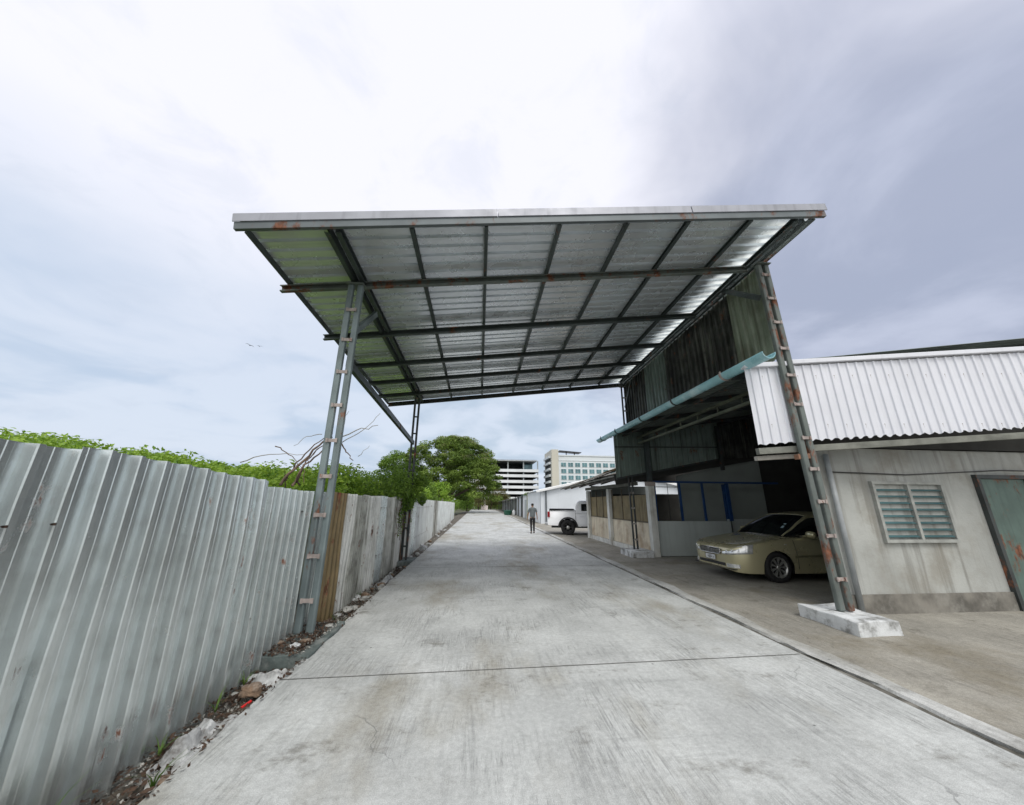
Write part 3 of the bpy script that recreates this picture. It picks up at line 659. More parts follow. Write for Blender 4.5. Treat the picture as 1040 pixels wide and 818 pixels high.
AW = mat('weathered rendered wall', (.40, .41, .39), .85, 0, .12, 1.2, streak=.6, streak_col=(.17, .165, .145), stain=(.24, .22, .18), stain_amt=.6, stain_sc=1.1, bump=.3, bump_sc=25)
b = MB(); b.box((5.86, 5.62, 0), (14.5, 5.78, 2.62)); b.build('wall', AW, an)
b = MB(); b.box((5.84, 5.585, 0), (14.5, 5.615, .28)); b.build('base_band', mat('stained base band', (.17, .16, .14), .9, 0, .4, 3, stain=(.30, .29, .26), stain_amt=.6, stain_sc=4), an)
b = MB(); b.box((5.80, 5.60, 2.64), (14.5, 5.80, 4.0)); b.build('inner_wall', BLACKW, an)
b = MB()
for x0, x1 in ((8.86, 8.93), (9.87, 9.94)): b.box((x0, 5.55, 0), (x1, 5.619, 2.12))
b.box((8.86, 5.55, 2.122), (9.94, 5.619, 2.19)); b.build('door_frame', STEELD, an)
b = MB(); b.box((8.935, 5.58, .02), (9.865, 5.612, 2.115)); dd = b.build('door', mat('rusting green door', (.10, .15, .13), .6, .1, .2, 2, rust=.35, rust_sc=4, streak=.4), an)
b = MB(); b.box((9.72, 5.53, .95), (9.80, 5.578, 1.08)); b.build('handle', CHROME, dd)
fw_ = MB()
for x in (6.75, 7.42, 8.09): fw_.box((x, 5.56, 1.05), (x+.05, 5.619, 2.0))
fw_.box((6.802, 5.56, 1.05), (7.418, 5.619, 1.10)); fw_.box((7.472, 5.56, 1.05), (8.088, 5.619, 1.10)); fw_.box((6.75, 5.56, 2.002), (8.14, 5.619, 2.05)); wf = fw_.build('window_frame', mat('faded window frame', (.32, .33, .31), .7, 0, .2, 6), an)
for x in (6.81, 7.48):
    for k in range(8):
        b = MB(); b.beam((x, 5.59, 1.15+k*.108), (x+.6, 5.59, 1.15+k*.108), .05, .006, (0, -.6, .8)); b.build('louvre', GLSB, wf)
b = MB(); b.tube([(5.98, 5.55, .05), (5.98, 5.55, 2.5)], .04, 10); b.build('drain_pipe', mat('grey pvc pipe', (.30, .32, .33), .5, 0, .15, 4), an)
b = MB(); b.tube([(6.0, 5.59, 2.2), (7.5, 5.59, 2.17), (9.5, 5.59, 2.28), (12, 5.59, 2.26)], .01, 6); b.build('wall_cable', BLKP, an)
b = MB(); corr(b, (5.3, 5.3, 4.1), (1, 0, 0), 9, (0, 1, 0), (0, 0, 1), .2, .03, 'trap', 0, .9, vseg=1); 
b.build('roof', GALV, an)

# ================================================================== STORAGE SHED with stained panels
st = empty('storage_shed', (7, 15.5, 0), 'low shed with old cement sheet roof, white columns and brown stained panels', 'shed')
for x, y in ((5.52, 17.9), (5.56, 15.05)):
    b = MB(); b.box((x-.10, y-.13, 0), (x+.10, y+.13, 2.24)); b.build('column', COLW, st, bevel=.01)
segs = [((5.60, 15.19), (5.57, 17.76)), ((5.66, 11.80), (5.60, 14.91))]
for (p, q) in segs:
    d = Vector((q[0]-p[0], q[1]-p[1], 0)); ln = d.length; d.normalize()
    b = MB(); b.beam((p[0]-.03, p[1], .085), (q[0]-.03, q[1], .085), .12, .17); b.build('base_curb', COLW, st)
    n = 3
    for i in range(n):
        a = Vector((p[0], p[1], 0))+d*(ln*i/n+.012); c = Vector((p[0], p[1], 0))+d*(ln*(i+1)/n-.012)
        q_ = MB(); q_.beam(a+Vector((0, 0, .60)), c+Vector((0, 0, .60)), .03, .84); q_.build('lower_panel', PANL, st)
        q_ = MB(); q_.beam(a+Vector((.02, 0, 1.50)), c+Vector((.02, 0, 1.50)), .02, .88); q_.build('upper_panel', PANU, st)
    b = MB(); b.beam((p[0]-.01, p[1], 1.04), (q[0]-.01, q[1], 1.04), .05, .035)
    for i in range(n+1):
        a = Vector((p[0], p[1], 0))+d*min(max(ln*i/n, .02), ln-.02); b.beam(a+Vector((-.0, 0, 1.06)), a+Vector((0, 0, 2.2)), .035, .035, (1, 0, 0))
    b.build('panel_frame', mat('brown frame', (.14, .12, .085), .8, 0, .3, 4), st)
b = MB(); b.beam((5.50, 12.16, 2.33), (5.46, 18.1, 2.33), .10, .13); b.build('eave_beam', mat('weathered grey beam', (.17, .175, .155), .9, 0, .2, 3), st)
b = MB(); corr(b, (4.70, 12.15, 2.40), (0, 1, 0), 8.4, (1, 0, .30), (-.30, 0, 1), .17, .035, 'wave', lambda u: .12*mnoise.noise(Vector((u*.9, 1, 1))), 4.4, vseg=3, warp=.02)
b.build('roof_sheet', TILE, st)
b = MB(); corr(b, (4.70, 12.2, 2.70), (0, 1, -.034), 8.0, (1, 0, .36), (-.36, 0, 1), .17, .035, 'wave', lambda u: .2*mnoise.noise(Vector((u*1.4, 5, 1))), 2.6, vseg=3, warp=.03)
b.build('roof_sheet', TILE, st)
b = MB(); corr(b, (4.66, 12.10, 2.74), (0, 1, 0), 1.1, (1, 0, .33), (-.33, 0, 1), .17, .04, 'wave', 0, .8, vseg=2, warp=.04)
b.build('rusty_tile', MOSS, st)
b = MB(); n_ = 40; vs = []
for i in range(n_+1):
    y = 12.2+7.9*i/n_; t = i/n_; zt = 2.67-.27*t+.02*mnoise.noise(Vector((y*3, 0, 0))); zb = min(zt-.03, 2.44+.02*mnoise.noise(Vector((y*4, 4, 0))))
    vs += [(4.80, y, zb), (4.80, y, zt), (4.86, y, zt), (4.86, y, zb)]
b.add(vs, [(4*i+k, 4*i+(k+1) % 4, 4*i+4+(k+1) % 4, 4*i+4+k) for i in range(n_) for k in range(4)]+[(0, 1, 2, 3), (4*n_, 4*n_+3, 4*n_+2, 4*n_+1)])
b.build('eave_board', mat('rotten eave board', (.06, .055, .045), .95, 0, .6, 5), st)
b = MB(); b.beam((4.76, 12.3, 2.585), (4.76, 19.5, 2.455), .03, .05); b.build('eave_batten', mat('grey batten wood', (.22, .22, .19), .9, 0, .3, 6), st)
b = MB(); b.box((10.6, 12.6, 0), (10.7, 18, 2.0)); b.box((5.7, 18.0, 0), (8.9, 18.08, 2.5)); b.build('back_wall', WALLD, st)
b = MB()
for y in (12.4, 14, 15.6, 17.2, 18.8): b.beam((4.85, y, 2.385), (8.8, y, 3.57), .06, .05)
b.build('roof_batten', STEELD, st)

# ================================================================== FENCE (left)
fe = empty('corrugated_fence', (-2.3, 20, 0), 'long patched fence of upright corrugated sheets along the left side of the road', 'fence')
def fsheet(p, q, zt0, zt1, zb, mt, pitch, depth, kind, label=None, lean=0.0, warp=.03, seed=0, name='fence_sheet'):
    p = Vector((p[0], p[1], 0)); q = Vector((q[0], q[1], 0)); d = q-p; ln = d.length
    nn = Vector((d.y, -d.x, 0)).normalized()
    b = MB(); corr(b, p, d, ln, Vector((0, 0, 1))+nn*lean+d.normalized()*random.uniform(-.006, .006), nn, pitch, depth, kind, zb, lambda u: zt0+(zt1-zt0)*u/ln, vseg=8, warp=warp, seed=seed, rag=.015)
    o = b.build(name, mt, fe)
    if label: o['label'] = label
    return o
fsheet((-2.36, -1.5), (-2.34, .4), 2.0, 1.97, -.25, FGALV, .2, .05, 'rib', seed=1)
fsheet((-2.35, .34), (-2.33, 2.36), 1.98, 1.93, -.25, FGALV, .2, .05, 'rib', seed=2)
fsheet((-2.33, 2.29), (-2.30, 4.16), 1.95, 1.86, -.25, FGALV, .2, .05, 'rib', 'galvanised sheet with pale upright ribs nearest the camera', seed=3)
fsheet((-2.32, 4.15), (-2.33, 5.36), 1.80, 1.78, -.2, FGALV, .165, .048, 'rib', seed=4)
fsheet((-2.30, 5.35), (-2.30, 5.80), 1.79, 1.79, -.2, FGALV, .15, .045, 'rib', seed=5)
fsheet((-2.26, 5.78), (-2.27, 6.5), 1.79, 1.78, -.2, FYEL, .17, .03, 'rib', 'yellow brown sheet just behind the front post', seed=6)
FW2 = mat('grimy shade toned fence sheet', (.44, .45, .42), .45, .5, .2, 1.6, streak=.7, streak_col=(.16, .155, .12), stain=(.08, .08, .06), stain_amt=.6, stain_sc=2.2, rust=.10)  # darker copy of the white sheet, rib shade put into its colour
FW3 = mat('pale fence sheet', (.70, .71, .69), .42, .4, .12, 1.6, streak=.5, streak_col=(.30, .29, .25), stain=(.14, .14, .11), stain_amt=.35, stain_sc=2.4, rust=.05)  # lighter copy, alternates with the darker one to imitate light on ribs
y = 6.48; i = 0
while y < 13.4:
    w = (.42, .62, .38, .75, .5, .9)[i % 6]
    fsheet((-2.30+(.0, .022, .008)[i % 3], y-.03), (-2.30+(.004, .018, .012)[i % 3], min(13.45, y+w)), 1.78-.02*(i % 2), 1.78-.012*(i % 3), -.2, (FW3, FW2, FWHITE, FW3, FGALV, FWHITE, FW2)[i % 7], (.13, .10, .13)[i % 3], .05, 'trap', seed=10+i, warp=.03, lean=(.0, .008, -.006)[i % 3])
    y += w; i += 1
y = 13.4; x = -2.32
for i in range(9):
    w = 2.1+random.uniform(-.2, .4); x2 = x-.022
    fsheet((x, y-.02), (x2, y+w+.03), 1.76-.01*i, 1.75-.01*i, -.15, FWHITE2 if i != 3 else FWHITE, .16, .02, 'trap', seed=30+i, lean=random.uniform(-.015, .015))
    x, y = x2, y+w
fsheet((x, y), (x-.1, y+1.2), 1.7, 1.65, -.1, FRUST, .16, .02, 'trap', 'rusty reddish sheet near the far end', seed=50)
fsheet((x-.1, y+1.2), (x-.3, y+9), 1.64, 1.6, -.1, FWHITE2, .16, .02, 'trap', seed=51)
def fpost(x, y, z, w=.06):
    b = MB(); b.beam((x, y, -.2), (x, y, z), w, w, (1, 0, 0)); b.build('fence_post', mat('fence post', (.16, .15, .12), .85, 0, .3, 4), fe)
for i in range(12): fpost(-2.40, -1+i*1.25, 1.6)
fpost(-2.40, 20.5, 1.75, .08); fpost(-2.7, 27, 1.9, .08); fpost(-2.38, 15.6, 1.8)
b = MB()
for z in (.35, 1.5): b.beam((-2.41, -1.5, z+.1), (-2.41, 13.2, z), .04, .05)
b.build('fence_rail', STEELD, fe)

# ================================================================== RUBBLE
def rock(name, c, r, mt, label, cat, seed, flat=.6, group=None, yaw=0):
    bm = bmesh.new(); bmesh.ops.create_icosphere(bm, subdivisions=3, radius=1)
    for v in bm.verts:
        p = v.co.copy(); k = 1+.42*mnoise.noise(p*1.4+Vector((seed, 0, 0)))+.16*mnoise.noise(p*4+Vector((seed, 3, 0)))
        p = Vector([math.copysign(abs(t)**.75, t) for t in p])*k*.85
        v.co = Vector((p.x*r[0], p.y*r[1], p.z*r[2]))
    bmesh.ops.rotate(bm, verts=bm.verts, matrix=Matrix.Rotation(yaw, 3, 'Z'))
    me = bpy.data.meshes.new(name); bm.to_mesh(me); me.materials.append(mt)
    o = bpy.data.objects.new(name, me); COL.objects.link(o); o.location = c
    return tag(o, label, cat, group)
rock('stone', (-2.01, 4.0, -.01), (.10, .075, .055), BROWNR, 'rough brown stone lying beside the road edge in front of the grey post base', 'stone', 3.3)
def crumple(name, c, sx, sy, h, mt, label, cat, seed, yaw=0, n=26):
    vs = []
    for i in range(n+1):
        for j in range(n+1):
            u, v = i/n*2-1, j/n*2-1; e = max(abs(u), abs(v))
            p = Vector((u*sx*(1+.25*mnoise.noise(Vector((v*2, seed, 0)))), v*sy*(1+.25*mnoise.noise(Vector((u*2, seed, 4)))), 0))
            q = Vector((u*1.8, v*1.8, seed)); z = h*(.35+mnoise.noise(q)*.9+.45*abs(mnoise.noise(q*2.3)))*(1-e**3)
            vs.append((p.x*math.cos(yaw)-p.y*math.sin(yaw), p.x*math.sin(yaw)+p.y*math.cos(yaw), z))
    b = MB(); b.add(vs, [(i*(n+1)+j, (i+1)*(n+1)+j, (i+1)*(n+1)+j+1, i*(n+1)+j+1) for i in range(n) for j in range(n)])
    o = b.build(name, mt); o.location = c
    so_ = o.modifiers.new('sol', 'SOLIDIFY'); so_.thickness = .006
    return tag(o, label, cat)
crumple('torn_sack', (-2.02, 3.42, -.12), .17, .34, .16, SACK, 'dirty white crumpled sacking lowest along the fence nearest the camera', 'sack', 1.0, .1)
crumple('torn_sack', (-2.05, 4.38, -.10), .2, .18, .10, SACK, 'flattened white sacking between the brown stone and the grey post base', 'sack', 5.0, .5)
crumple('torn_sack', (-2.02, 9.0, -.10), .17, .5, .14, SACK, 'pale crumpled sheet in the gutter just before the vine covered post', 'sack', 9.0, 0)
b = MB(); b.beam((-1.93, 3.73, -.02), (-1.89, 3.79, .0), .02, .01); tag(b.build('plastic_scrap', REDM), 'small red plastic scrap on the road edge beside the brown stone', 'scrap')
rock('concrete_chunk', (-2.0, 14.2, -.02), (.16, .2, .16), SACK, 'larger white lump just beyond the vine covered rear left post', 'rubble chunk', 8.8)
rnd = random.Random(4)
GR = 'broken concrete chunks along the foot of the fence'
for i in range(64):
    y = rnd.choice((rnd.uniform(2.6, 9), rnd.uniform(5.8, 16), rnd.uniform(9, 32))); x = rnd.uniform(-2.24, -1.93)-(.012*max(0, y-15))
    if 4.5 < y < 5.85 or 10.8 < y < 11.9: continue
    s_ = rnd.uniform(.025, .085)
    rock('concrete_chunk', (x, y, -.09+s_*.3+(.05 if y > 12 else 0)), (s_*rnd.uniform(.8, 1.5), s_*rnd.uniform(.8, 1.5), s_*.6), (CHUNK, CHUNK, BROWNR, SACK)[i % 4],
         '%s broken chunk in the verge %s' % (('grey', 'grey', 'brown', 'white')[i % 4], 'before the grey post base' if y < 4.6 else 'between the two left posts' if y < 11.5 else 'beyond the vine covered post'), 'rubble chunk', i*1.7, group=GR+', '+('grey', 'grey', 'brown', 'white')[i % 4]+(' near' if y < 4.6 else ' middle' if y < 11.5 else ' far'), yaw=rnd.uniform(0, 3))
for i, (x, y) in enumerate(((-2.05, 4.85), (-2.0, 4.98), (-1.93, 5.5), (-2.28, 4.95))):
    rock('concrete_chunk', (x, y, .05), (.06, .05, .03), (PLINTH, BROWNR, CHUNK, BROWNR)[i], ('pale chip on the grey base in front of the front left post', 'brown chip on the grey base in front of the front left post', 'grey chip on the grey base behind the front left post', 'brown chip on the grey base against the fence')[i], 'rubble chunk', 90+i)
# leaf litter: stuff
b = MB()
for i in range(6500):
    y = rnd.choice((rnd.uniform(2.4, 6.2), rnd.uniform(4, 14), rnd.uniform(10, 30))); x = rnd.uniform(-2.3, -1.9)
    if rnd.random() < .12: x = rnd.uniform(-1.95, -1.80)
    zz = .045 if (4.6 < y < 5.75 and -2.4 < x < -1.9) else (-.09 if x < -1.88 else .008)
    c = Vector((x, y, zz+rnd.uniform(0, .02))); s_ = rnd.uniform(.008, .03); a = Vector((rnd.gauss(0, 1), rnd.gauss(0, 1), rnd.gauss(0, .35))).normalized(); e = a.cross(Vector((rnd.gauss(0, .4), rnd.gauss(0, .4), 1))).normalized()
    b.add([c-a*s_, c+e*s_*.5, c+a*s_, c-e*s_*.5], [(0, 1, 2, 3)])
tag(b.build('leaf_litter', DRYL), 'dead leaves and grit along the foot of the fence', 'leaf litter', kind='stuff')
GRAVM = mat('grey grit', (.30, .295, .27), .95, 0, .5, 15)
b = MB()
for i in range(4200):
    y = rnd.choice((rnd.uniform(2.0, 6.5), rnd.uniform(2.0, 9), rnd.uniform(6, 30))); x = rnd.uniform(-2.32, -1.86)
    s_ = rnd.uniform(.004, .016)*(1+.03*y); zz = (.04 if (4.65 < y < 5.7 and -2.4 < x < -1.85) else -.115+.03*(y > 12)+(x+2.3)*.08)
    c = Vector((x, y, zz+s_*.3)); P4 = [c+Vector((rnd.gauss(0, 1), rnd.gauss(0, 1), rnd.gauss(0, .7))).normalized()*s_ for _ in range(5)]
    b.add(P4, [(0, 1, 2), (0, 2, 3), (0, 3, 1), (1, 3, 4), (1, 4, 2), (2, 4, 3)])
tag(b.build('grit', GRAVM), 'loose grit and chips along the foot of the fence', 'grit', kind='stuff')
# grass tufts
GRASS = leaf_mat('grass blade', (.06, .13, .02), (.14, .24, .04), 4)
def tuft(c, n, h, label):
    b = MB()
    for i in range(n):
        a = rnd.uniform(0, 6.28); l_ = h*rnd.uniform(.6, 1.2); w = .006; p = Vector(c); d = Vector((math.cos(a), math.sin(a), 0)); sd_ = Vector((-d.y, d.x, 0))
        pts = [p+d*l_*(t*.25+t*t*.5)+Vector((0, 0, l_*(t-.35*t*t))) for t in (0, .33, .66, 1)]
        for k in range(3):
            w0, w1 = w*(1-k/3.2), w*(1-(k+1)/3.2); b.add([pts[k]-sd_*w0, pts[k]+sd_*w0, pts[k+1]+sd_*w1, pts[k+1]-sd_*w1], [(0, 1, 2, 3)])
    return tag(b.build('grass_tuft', GRASS), label, 'grass tuft', 'weeds by the fence foot')
tuft((-1.93, 2.9, -.05), 9, .26, 'green weed blades at the lower left corner beside the road edge')
tuft((-2.2, 3.85, -.1), 9, .2, 'small green weed against the fence left of the brown stone')
tuft((-2.25, 2.6, -.1), 10, .3, 'green weed against the fence outside the left photo edge')

tuft((-2.2, 3.3, -.1), 10, .16, 'small weed against the fence below the white sacking')
tuft((-2.24, 4.3, -.1), 10, .16, 'small weed between the grey base and the brown stone')
tuft((-2.15, 6.3, -.1), 10, .16, 'small weed just behind the grey post base')
tuft((-2.2, 7.6, -.1), 10, .16, 'small weed below the yellow brown sheet line farther back')
tuft((-2.1, 9.6, -.1), 10, .16, 'small weed before the vine covered post')
tuft((-1.9, 6.0, -.1), 10, .16, 'small weed in the road edge just past the grey base')
# ================================================================== VEGETATION
LIME = leaf_mat('lime leaves', (.13, .26, .028), (.33, .48, .055), 1.6)
GRN = leaf_mat('green leaves', (.08, .16, .022), (.21, .33, .045), 1.4)
RAIN = leaf_mat('rain tree leaves', (.08, .145, .024), (.235, .33, .06), .35)
BLOS = leaf_mat('rain tree tips', (.26, .27, .14), (.42, .35, .25), .8)
OLIVE = leaf_mat('olive scrub leaves', (.10, .115, .035), (.20, .17, .07), .5)
def shrub(name, base, clumps, n, size, mt, label, cat='shrub', group=None, stem=True, per=None):
    e = empty(name, base, label, cat, group)
    b = MB()
    for c, r in clumps: leaves(b, c, r, int(n*r[0]*r[1]**.5*r[2]**.5) if per is None else per, size)
    b.build('foliage', mt, e)
    if stem:
        s_ = MB()
        for c, r in clumps[:10]:
            p0 = Vector(base)+Vector((rnd.uniform(-.2, .2), rnd.uniform(-.2, .2), 0)); c = Vector(c)
            s_.tube([p0, (p0+c)/2+Vector((rnd.uniform(-.15, .15), rnd.uniform(-.15, .15), 0)), c+Vector((0, 0, r[2]*.5))], [.03, .022, .006], 5)
        s_.build('stem', BARK, e)
    return e
def rclumps(x0, x1, y0, y1, zt, n, r=(.35, .6), zb=1.2):
    out = []
    for i in range(n):
        rr = rnd.uniform(*r); x = rnd.uniform(x0, x1); y = rnd.uniform(y0, y1)
        z = rnd.uniform(zb, zt(x, y) if callable(zt) else zt)-rr*.8
        out.append(((x, y, z), (rr, rr, rr*.8)))
    return out
shrub('shrub', (-3.3, 8.0, -.3), rclumps(-3.9, -2.75, 6.3, 10.2, lambda x, y: 2.35+.06*(y-6)+.12*math.sin(y*3), 46, (.28, .5), 1.6), 1500, .085, LIME, 'bright lime green shrub over the fence between the two left posts')
shrub('shrub', (-3.6, 12.5, -.3), rclumps(-4.3, -2.8, 10.2, 15, lambda x, y: 2.75+.1*math.sin(y*2), 40, (.35, .6), 1.6), 1000, .10, GRN, 'green bush behind the fence around the rear left post')
shrub('shrub', (-3.4, 18.5, -.3), rclumps(-4.2, -3.1, 16.5, 21, 3.0, 22, (.4, .7), 1.6), 700, .12, LIME, 'light green bush above the far white fence sheets')
b = MB()
for i in range(560):
    y = rnd.uniform(2.2, 28); x = -3.3-rnd.uniform(0, 6.5)-.12*max(0, y-8); rr = rnd.uniform(.25, .5)
    if y < 5 and x > -4.4: continue
    zt = 2.06+.125*(-3.0-x)+.012*max(0, y-5)+.09*math.sin(y*2.1+x); dst = math.hypot(x, y)
    leaves(b, (x, y, zt-rr*.6+rnd.uniform(-.3, .05)), (rr, rr*1.1, rr*.7), int(640*rr), .030+.0058*dst, shell=.3)
for i in range(90):
    y = rnd.uniform(-4, 3); x = -4.6-rnd.uniform(0, 5); rr = rnd.uniform(.3, .5)
    leaves(b, (x, y, 1.95+.12*(-3.0-x)-rr*.6+rnd.uniform(-.3, .05)), (rr, rr*1.1, rr*.7), int(600*rr), .06, shell=.3)
tag(b.build('scrub', LIME), 'bright green scrub thicket beyond the near galvanised fence sheets', 'scrub', kind='stuff')
b = MB()
for i in range(420):
    y = rnd.uniform(-6, 75); x = -10-rnd.uniform(0, 26)-.05*y; rr = rnd.uniform(.8, 1.6)
    leaves(b, (x, y, 1.1+rr*.6+rnd.uniform(-.3, .3)+.02*max(0, y)), (rr, rr, rr*.7), 170, .10+.0035*math.hypot(x, y), shell=.4)
tag(b.build('scrub', GRN), 'distant green scrub horizon at the left beyond the fence', 'scrub', kind='stuff')
# vine over rear left post
vi = empty('vine', (-2.3, 11.1, 0), 'leafy green vine hanging over the fence and wrapping the rear left post', 'vine')
b = MB()
for c, r in [((-2.3, 11.0, 2.15), (.35, .6, .42)), ((-2.2, 10.3, 2.0), (.3, .5, .35)), ((-2.15, 11.5, 2.35), (.34, .5, .42)), ((-2.2, 12.4, 2.2), (.3, .6, .3)), ((-2.5, 11.8, 2.6), (.45, .6, .35)),
             ((-2.1, 10.9, 1.7), (.22, .35, .32)), ((-2.5, 10.2, 2.3), (.35, .6, .3)), ((-2.05, 13.3, 1.75), (.15, .35, .22)), ((-2.0, 11.3, 1.95), (.28, .3, .35)), ((-1.85, 11.6, 2.3), (.25, .35, .22))]:
    leaves(b, c, r, 430, .085, shell=.3)
for i in range(9):
    y = rnd.uniform(10.2, 12.0); zt = 1.7; ln = rnd.uniform(.4, 1.1)
    for k in range(int(ln*60)):
        leaves(b, (-2.17+rnd.gauss(0, .03), y+.08*math.sin(k*.2), zt-k/60), (.05, .05, .02), 1, .06)
b.build('foliage', GRN, vi)
b = MB()
for i in range(12):
    y = 10.2+i*.16; pts = [(-2.18+rnd.gauss(0, .02), y+.1*math.sin(t*3+i), 1.9-t*rnd.uniform(.3, .55)) for t in (0, .6, 1.2, 1.8, 2.4)]; b.tube(pts, .007, 4)
b.tube([(-2.2, 11.2, -.1), (-2.25, 11.1, .6), (-2.2, 11.35, 1.3), (-2.3, 11.2, 2.2)], .02, 6)
b.build('stem', TWIG, vi)
# dry branches leaning on the front left post
br = empty('dead_branches', (-2.6, 5.5, 0), 'bundle of bare dry branches leaning over the fence against the front left post', 'branches')
BRN = [([(-2.888, 5.5, 1.875), (-2.683, 5.5, 2.158), (-2.423, 5.5, 2.453), (-2.264, 5.5, 2.656)], 0.022, 0), ([(-2.747, 5.55, 1.863), (-2.585, 5.55, 2.164), (-2.388, 5.55, 2.395)], 0.02, 0), ([(-3.562, 5.6, 2.201), (-3.162, 5.6, 2.331), (-2.666, 5.6, 2.331)], 0.008, 1), ([(-3.022, 5.5, 2.44), (-2.832, 5.5, 2.314), (-2.691, 5.5, 2.205)], 0.009, 0), ([(-2.424, 5.55, 2.638), (-2.656, 5.55, 2.605), (-2.818, 5.55, 2.452)], 0.006, 1), ([(-2.167, 5.6, 2.609), (-1.956, 5.6, 2.735), (-1.635, 5.6, 2.813)], 0.01, 1), ([(-2.119, 5.5, 2.526), (-1.792, 5.5, 2.719), (-1.594, 5.5, 2.984)], 0.007, 1), ([(-2.152, 5.55, 2.517), (-2.054, 5.55, 2.386), (-1.925, 5.55, 2.247)], 0.012, 0), ([(-1.87, 5.6, 2.313), (-1.729, 5.6, 2.484)], 0.005, 1), ([(-2.153, 5.5, 2.659), (-2.113, 5.5, 2.829), (-2.072, 5.5, 3.004)], 0.006, 1), ([(-2.763, 5.55, 2.13), (-2.59, 5.55, 2.391), (-2.33, 5.55, 2.647)], 0.012, 0), ([(-2.683, 5.6, 1.882), (-2.675, 5.6, 2.104), (-2.546, 5.6, 2.366), (-2.296, 5.6, 2.606)], 0.014, 0), ([(-2.81, 5.5, 1.937), (-2.76, 5.5, 2.078), (-2.706, 5.5, 2.205)], 0.008, 0), ([(-2.584, 5.55, 1.881), (-2.6, 5.55, 2.069), (-2.728, 5.55, 2.194)], 0.006, 0), ([(-2.603, 5.6, 2.137), (-2.567, 5.6, 2.3), (-2.462, 5.6, 2.434)], 0.008, 0)]
for pts, r, pal in BRN:
    pts = [Vector(p) for p in pts]
    fine = []
    for i in range(len(pts)-1):
        for k in range(4):
            t = k/4; p = pts[i].lerp(pts[i+1], t); fine.append(p+Vector((rnd.gauss(0, .008), rnd.gauss(0, .02), rnd.gauss(0, .008))))
    fine.append(pts[-1]); n = len(fine)
    b = MB(); b.tube(fine, [r*(1-.6*i/n) for i in range(n)], 6); b.build('branch', TWIGP if pal else TWIG, br)

# rain tree
def limb_tube(b, p0, p1, r0, r1, bend=.6, k=6):
    p0 = Vector(p0); p1 = Vector(p1); pts = []
    off = Vector((rnd.gauss(0, bend), rnd.gauss(0, bend), rnd.uniform(0, bend)))
    for i in range(k+1):
        t = i/k; pts.append(p0.lerp(p1, t)+off*math.sin(math.pi*t))
    b.tube(pts, [r0+(r1-r0)*i/k for i in range(k+1)], 8); return pts
def tree(name, base, H, Rx, Ry, nclump, per, lsize, mt, label, tips=None, trunk=.45, fork=.3, flat=.45, cr=(.9, 1.7), group=None, under=.45):
    e = empty(name, base, label, 'tree', group); base = Vector(base)
    tb = MB(); fk = base+Vector((.2, 0, H*fork)); tb.tube([base+Vector((0, 0, -.3)), base+Vector((.05, 0, H*fork*.5)), fk], [trunk*1.3, trunk, trunk*.85], 10)
    tb.build('trunk', BARK, e)
    lm = MB(); fo = MB(); tp = MB()
    cs = []
    for i in range(nclump):
        a = rnd.uniform(0, 6.283); q = math.sqrt(rnd.random())*.97
        top = base.z+H*(under+(1-under)*math.sqrt(max(0, 1-q**2.7)))
        lowz = base.z+H*(under-.06+.12*rnd.random())
        z = top-rnd.random()**1.7*(top-lowz)
        r = rnd.uniform(*cr)*(1-.25*q)
        c = Vector((base.x+q*Rx*math.cos(a), base.y+q*Ry*math.sin(a), z-r*flat)); cs.append((c, r))
    for c, r in cs:
        leaves(fo, c, (r, r, r*flat), per, lsize, shell=.55, upb=.8, rnd=rnd)
        if tips and rnd.random() < .55 and c.z > base.z+H*.55:
            leaves(tp, c+Vector((0, 0, r*flat*.55)), (r*.8, r*.8, r*flat*.5), per//4, lsize*.8, shell=.3, upb=1.2, rnd=rnd)
    fo.build('crown', mt, e)
    if tips: tp.build('blossom', tips, e)
    for i in range(9):
        c, r = cs[i*len(cs)//9]; pts = limb_tube(lm, fk-Vector((0, 0, rnd.uniform(0, H*.08))), c, trunk*.45, trunk*.10, H*.03)
        for j in range(2):
            c2, r2 = min(cs, key=lambda q: (q[0]-pts[3]-Vector((rnd.gauss(0, Rx*.3), rnd.gauss(0, Ry*.3), 1))).length)
            limb_tube(lm, pts[3], c2, trunk*.2, trunk*.05, H*.02)
    lm.build('limb', BARK, e)
    return e
tree('rain_tree', (-5.2, 62, -.3), 13.3, 8.7, 7.8, 320, 230, .29, RAIN, 'large spreading umbrella shaped tree with beige tipped crown at the end of the fence', tips=BLOS, trunk=.5, fork=.26, under=.26, cr=(.9, 1.75))
tree('broadleaf_tree', (-13.2, 60, -.3), 10.4, 3.8, 3.6, 80, 170, .28, GRN, 'lighter green tree adjoining the umbrella crown on its left', trunk=.25, fork=.3, under=.35, cr=(.8, 1.4), flat=.7)
tree('broadleaf_tree', (-5.6, 33, -.3), 4.4, 2.0, 2.4, 40, 150, .18, GRN, 'small rounded green tree behind the far fence below the umbrella crown', trunk=.12, fork=.3, under=.3, cr=(.5, .9), flat=.7)
tree('broadleaf_tree', (-4.9, 44, -.3), 4.6, 1.8, 2.4, 40, 140, .2, LIME, 'small lime green tree behind the fence end left of the dark trunk', trunk=.12, fork=.3, under=.3, cr=(.5, .9), flat=.7)
